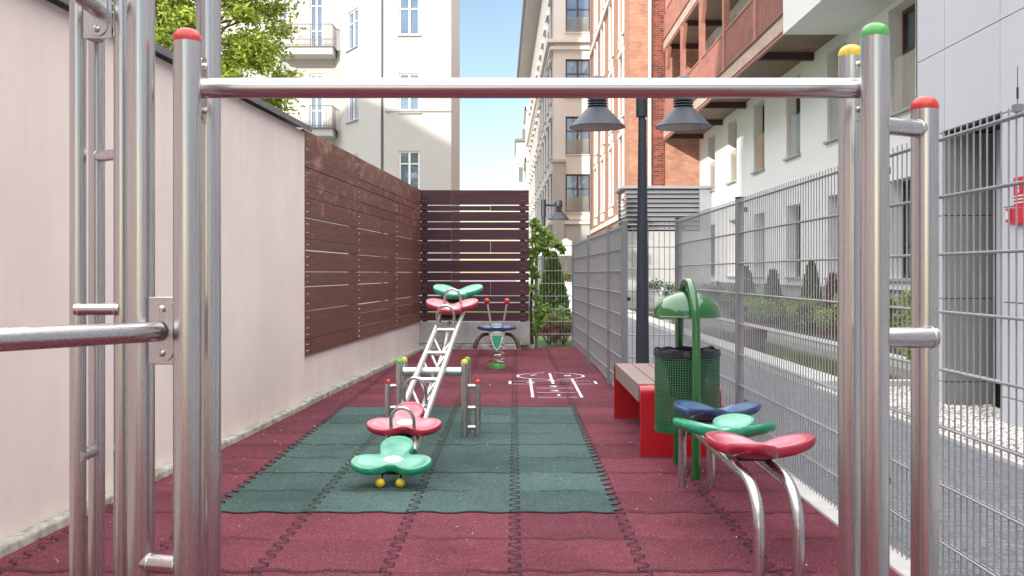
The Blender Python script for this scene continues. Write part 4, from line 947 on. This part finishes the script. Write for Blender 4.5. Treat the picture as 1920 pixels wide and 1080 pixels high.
wallseg(1, [(u0, u1, z, z + 1.68) for z in (zw[0], zw[1], zw[2], zw[0] + 3.3, zw[0] + 6.6)], 'front_wall')
wallseg(2, [], 'splay_wall')
a_, b_ = fp[4], fp[3]; LN = (Vector((*b_, 0)) - Vector((*a_, 0))).length
wallseg(3, [(LN * .22, LN * .62, z, z + 1.75) for z in (zw[0] + .1, zw[1] + .1, zw[2] + .1, zw[0] + 3.4)], 'recess_wall')
wallseg(4, [], 'return_wall')
db_ = 50.5; zd = [1.17 + (HY - y) * db_ / F for y in (97, 246)]; x6 = X45(300, db_)
dr = [(X45(581, db_) - x6, X45(606, db_) - x6, z, z + 2.75) for z in (zd[0], zd[1], zd[1] - 3.75, zd[0] + 3.8)]
dr += [(X45(520, db_) - x6, X45(540, db_) - x6, z + .9, z + 2.75) for z in (zd[0], zd[1], zd[0] + 3.8)]
wallseg(5, dr, 'balcony_wall', rows=(0, .36, .8, 1))
for z, xl in ((zd[0], 515), (zd[1], 580), (zd[0] + 3.8, 515)):
    x0_, x1_ = X45(xl, 49.2), X45(622, 49.0)
    b_ = MB().box((x0_, 49.2, z - .38), (x1_, 50.499, z - .05)).build('balcony', 'cream', ah)
    MB().box((x0_ - .04, 49.12, z - .049), (x1_ + .05, 50.49, z + .0)).build('balcony_floor', 'pipe_d', b_)
    rl = MB().box((x0_, 49.2, z + 1.0), (x1_, 49.23, z + 1.04)).box((x1_ - .03, 49.231, z + 1.0), (x1_, 50.48, z + 1.04)).box((x0_, 49.2, z + .06), (x1_, 49.22, z + .09))
    x = x0_
    while x < x1_: rl.box((x, 49.205, z + .09), (x + .014, 49.22, z + 1.0)); x += .13
    y = 49.3
    while y < 50.4: rl.box((x1_ - .02, y, z + .0), (x1_ - .006, y + .014, z + 1.0)); y += .12
    rl.build('railing', 'pipe_d', b_)
MB().tube([(X45(715, 44.9), 45.15, 0), (X45(715, 44.9), 45.15, HT)], .055, 12).build('downpipe', 'pipe_d', ah, smooth=True)
MB().box((X45(846), 44.93, 8.05), (X45(722) + .0, 44.998, 8.16)).build('string_course', 'plinth', ah)
MB().prism([(x, y + .01) for x, y in fp] + [(-15, 56), (-2.6, 49.01)], HT, HT + .4).build('roof', 'coping', ah)
MB().quad((fp[0][0], fp[0][1], 0), (-2.6, 49, 0), (-2.6, 49, HT), (fp[0][0], fp[0][1], HT)).quad((-2.6, 49, 0), (-15, 56, 0), (-15, 56, HT), (-2.6, 49, HT)).build('side_wall', 'cream', ah)

# unseen invented blocks added outside the frame to cast shade into view
def block(label, x0, x1, y0, y1, h, m, ridge=0):
    t = thing('shade_block', label, 'building', ((x0 + x1) / 2, (y0 + y1) / 2, 0))
    rects = [(2 + k * 3.2, 3.3 + k * 3.2, z, z + 1.7) for k in range(int((y1 - y0 - 3) / 3.2)) for z in [1.2 + 3.1 * q for q in range(int((h - 2) / 3.1))]]
    facade(t, (x1, y0, 0), (0, 1, 0), (-1, 0, 0), rects, y1 - y0, h, .2, m)
    for r in rects: MB().box((x1 - .19, y0 + r[0], r[2]), (x1 - .16, y0 + r[1], r[3])).build('window', 'glass', t)
    MB().box((x0, y0, 0), (x1 - .21, y1, h)).build('core', m, t)
    if ridge: MB().add([(x0, y0, h), (x1, y0, h), (x1, y1, h), (x0, y1, h), ((x0 + x1) / 2, y0, h + ridge), ((x0 + x1) / 2, y1, h + ridge)], [(0, 1, 4), (1, 2, 5, 4), (2, 3, 5), (3, 0, 4, 5)]).build('roof', 'coping', t)
block('unseen beige block added beyond the left wall to shade the yard', -17.5, -14.5, -46, -11.5, 18, 'beige', 3)
block('unseen grey block added far left to shade the apartment house', -40, -30, -14, 8, 22, 'beige_d', 0)

# ------------------------------------------------------------------ plants
def leaves(mb, rn, n, centers, size, flat=.5):
    for _ in range(n):
        c, rad, sq = centers[rn.randrange(len(centers))]
        while True:
            v = Vector((rn.uniform(-1, 1), rn.uniform(-1, 1), rn.uniform(-1, 1)))
            if v.length < 1: break
        v = v * (.35 + .65 * rn.random()); p = Vector(c) + Vector((v.x * rad, v.y * rad, v.z * rad * sq))
        s_ = size * rn.uniform(.6, 1.3); d = Vector((rn.gauss(0, 1), rn.gauss(0, 1), rn.gauss(0, .6) - .3)).normalized()
        e = d.cross(Vector((rn.gauss(0, 1), rn.gauss(0, 1), rn.gauss(0, 1)))).normalized() * flat
        k = d.cross(e) * .25
        mb.add([p, p + (d * .5 + e * .5) * s_ + k * s_, p + d * s_, p + (d * .5 - e * .5) * s_ + k * s_], [(0, 1, 2, 3)])
def tree(label, base, trunk_h, crown_c, crown_r, n, m, size, nclump, seed, cat='tree', group=None):
    rn = random.Random(seed); t = thing('leafy_tree', label, cat, base, group=group)
    tk = MB(); b = Vector(base); c = Vector(crown_c)
    tk.tube([b, b + (c - b) * .3 + Vector((.1, 0, 0)), b + (c - b) * .7, c], [.2, .15, .1, .04], 10); cl = []
    for i in range(nclump):
        while True:
            v = Vector((rn.uniform(-1, 1), rn.uniform(-1, 1), rn.uniform(-1, 1)))
            if .35 < v.length < 1: break
        p = c + Vector((v.x * crown_r[0], v.y * crown_r[1], v.z * crown_r[2])); cl.append((p, rn.uniform(.35, .75), .6))
        if i % 2 == 0:
            s0 = b + (c - b) * rn.uniform(.45, .95); mid = (s0 + p) / 2 + Vector((0, 0, .2)); tk.tube([s0, mid, p], [.05, .025, .008], 6)
    tk.build('trunk', 'bark', t, smooth=True)
    mb = MB(); leaves(mb, rn, n, cl, size, .42); mb.build('crown', m, t)
    return t
tree('broad green tree with yellow-green leaves rising behind the left wall', (-7.6, 20, 0), 3, (-6.7, 20, 6.0), (2.6, 2.0, 3.5), 60000, 'leaf_tree', .12, 210, 4)
def conifer(label, x, y, h, r, m, seed, n=2600, group='small conifers and shrubs behind the fence', cat='conifer', zb=.05):
    rn = random.Random(seed); t = thing('conifer_shrub', label, cat, (x, y, zb), group=group)
    MB().tube([(x, y, zb), (x, y, zb + h * .9)], [.025, .006], 8).build('trunk', 'bark', t)
    mb = MB()
    for _ in range(n):
        f = rn.random() ** 1.25; a = rn.random() * 6.283; rad = r * (1 - f) ** .75 * (.55 + .45 * rn.random() ** .4) * (1 + .14 * math.sin(5 * a + f * 17)) + .01
        p = Vector((x + rad * math.cos(a), y + rad * math.sin(a), zb + .04 + f * h)); d = Vector((math.cos(a) * .6, math.sin(a) * .6, .9 + rn.gauss(0, .3))).normalized()
        s_ = rn.uniform(.04, .085) * (1 if h > .9 else .8); e = d.cross(Vector((rn.gauss(0, 1), rn.gauss(0, 1), 0))).normalized() * s_ * .2
        mb.add([p - e, p + e, p + d * s_ + e * .3, p + d * s_ - e * .3], [(0, 1, 2, 3)])
    mb.build('crown', m, t); return t
conifer('slim dark green conifer with a pointed tip, tallest in the pond bed', 5.62, 20.0, 1.26, .27, 'leaf_thuja', 1, 4200)
conifer('blue-green conifer left of the tallest pointed conifer', 5.6, 22.9, 1.12, .27, 'leaf_con', 2, 3200)
conifer('blue-green conifer beside the fence post at the far end of the bed', 5.45, 24.9, 1.2, .33, 'leaf_con', 3, 3200)
conifer('russet brown dried shrub right of the pointed conifer', 5.6, 18.6, 1.05, .2, 'leaf_red', 5, 1600, cat='shrub')
conifer('dark evergreen thuja behind the far mesh panel', .66, 18.3, 1.42, .34, 'leaf_thuja', 6, 6000)
def shrub(label, x, y, r, h, m, seed, n, size=.05, name='shrub', zb=.08, group='leafy shrubs behind the fences'):
    rn = random.Random(seed); t = thing(name, label, 'shrub', (x, y, zb), group=group)
    st = MB(); cl = []
    for i in range(14):
        a = rn.random() * 6.283; q = rn.random() ** .6 * r; p = Vector((x + q * math.cos(a), y + q * math.sin(a), zb + h * rn.uniform(.3, .9)))
        cl.append((p, r * .38, .9)); st.tube([(x, y, zb), p], [.008, .003], 5)
    st.build('stem', 'bark', t); mb = MB(); leaves(mb, rn, n, cl, size, .6); mb.build('foliage', m, t); return t
sl_ = [(5.35, 17.4, .55, .72, 'leaf_bush', 'bright yellow-green shrub in the bed beside the steel post'), (5.3, 19.1, .5, .62, 'leaf_bush', 'round light green shrub in front of the russet shrub'),
       (5.3, 20.9, .5, .6, 'leaf_bush', 'light green shrub at the foot of the tallest conifer'), (5.3, 22.2, .5, .6, 'leaf_vine', 'spreading green shrub between the pointed conifers'),
       (5.25, 23.9, .5, .65, 'leaf_vine', 'loose green shrub before the blue-green conifers'), (5.4, 26.0, .55, .7, 'leaf_con', 'grey-green shrub at the far end of the pond bed'),
       (5.5, 15.6, .6, .85, 'leaf_bush', 'tall yellow-green shrub seen between the two right steel posts'), (5.4, 13.8, .5, .7, 'leaf_bush', 'leafy green shrub nearest the pebbles behind the right steel post'),
       (4.5, 11.6, .33, .45, 'leaf_vine', 'low dark green plant by the pond corner'), (5.4, 28.2, .6, .9, 'leaf_con', 'grey-green shrub behind the litter bin hood'), (4.4, 29.3, .6, .85, 'leaf_con', 'dull silvery shrub left of the fence post')]
for i, (x, y, r_, h, m_, lb2) in enumerate(sl_): shrub(lb2, x, y, r_, h, m_, 20 + i, 1700, .07)
shrub('low shrub with reddish autumn leaves at the foot of the far mesh panel', .55, 17.1, .28, .36, 'leaf_red', 50, 700, .05, zb=0)
shrub('low green and yellow shrub right of the reddish one at the far mesh panel', .8, 17.25, .3, .5, 'leaf_mix', 51, 1100, .05, zb=0)
shrub('loose bush of olive leaves at the foot of the dark thuja', .68, 17.6, .35, .62, 'leaf_vine', 52, 1200, .05, zb=0)
# climbing vine
vn = thing('climbing_vine', 'climbing vine with broad pale green leaves beside the dark timber fence', 'vine', (.28, 16.45, 0)); rn = random.Random(31)
MB().tube([(.27, 16.5, 0), (.25, 16.48, .6), (.28, 16.5, 1.2), (.27, 16.46, 1.9)], [.03, .025, .02, .01], 8).tube([(.27, 16.5, 1.5), (.5, 16.52, 1.75), (.75, 16.5, 1.6)], [.01, .008, .004], 6).build('stem', 'bark', vn, smooth=True)
cl = [(at(x, y, 16.35), r_, 1.0) for x, y, r_ in ((1003, 425, .14), (1015, 433, .16), (1028, 440, .15), (1005, 447, .16), (1022, 455, .16), (1036, 452, .13), (1047, 460, .10), (993, 470, .09), (1000, 478, .1), (1012, 465, .13), (990, 492, .08), (997, 503, .09), (1003, 515, .08), (1000, 540, .07), (1008, 560, .08), (1012, 585, .09), (1010, 605, .08), (1020, 575, .08), (1055, 468, .06), (1028, 475, .07), (1000, 620, .06), (1003, 415, .1))]
mb = MB(); leaves(mb, rn, 1250, [(c_, q_ * .8, k_) for c_, q_, k_ in cl], .08, .75); mb.build('foliage', 'leaf_vine', vn)
# far bits behind the end panel
pt = thing('garden_planter', 'white pillar planter with small flowers behind the far mesh panel', 'planter', (1.0, 22, 0))
MB().box((.98, 21.9, 0), (1.2, 22.1, .98)).build('box', 'white_frame', pt, bevel=.01)
mb = MB(); leaves(mb, random.Random(8), 500, [((1.08, 22, 1.1), .13, .8)], .05, .7); mb.build('flowers', 'leaf_mix', pt)
pr = thing('garden_parasol', 'white canvas parasol far behind the mesh panel end', 'parasol', (1.6, 36, 0))
MB().lathe((1.75, 36, 0), [(1.1, 1.75), (.6, 2.05), (.02, 2.35)], 8).build('canopy', 'awning', pr); MB().tube([(1.75, 36, 0), (1.75, 36, 2.34)], .03, 10).build('pole', 'pipe_w', pr)
wk = thing('round_planter', 'dark woven round planter at the near left corner of the pond', 'planter', (3.85, 17.2, 0))
MB().lathe((3.85, 17.2, 0), [(.2, 0), (.25, .12), (.26, .26), (.22, .28), (.01, .25)], 24).build('pot', 'wicker', wk, smooth=True)
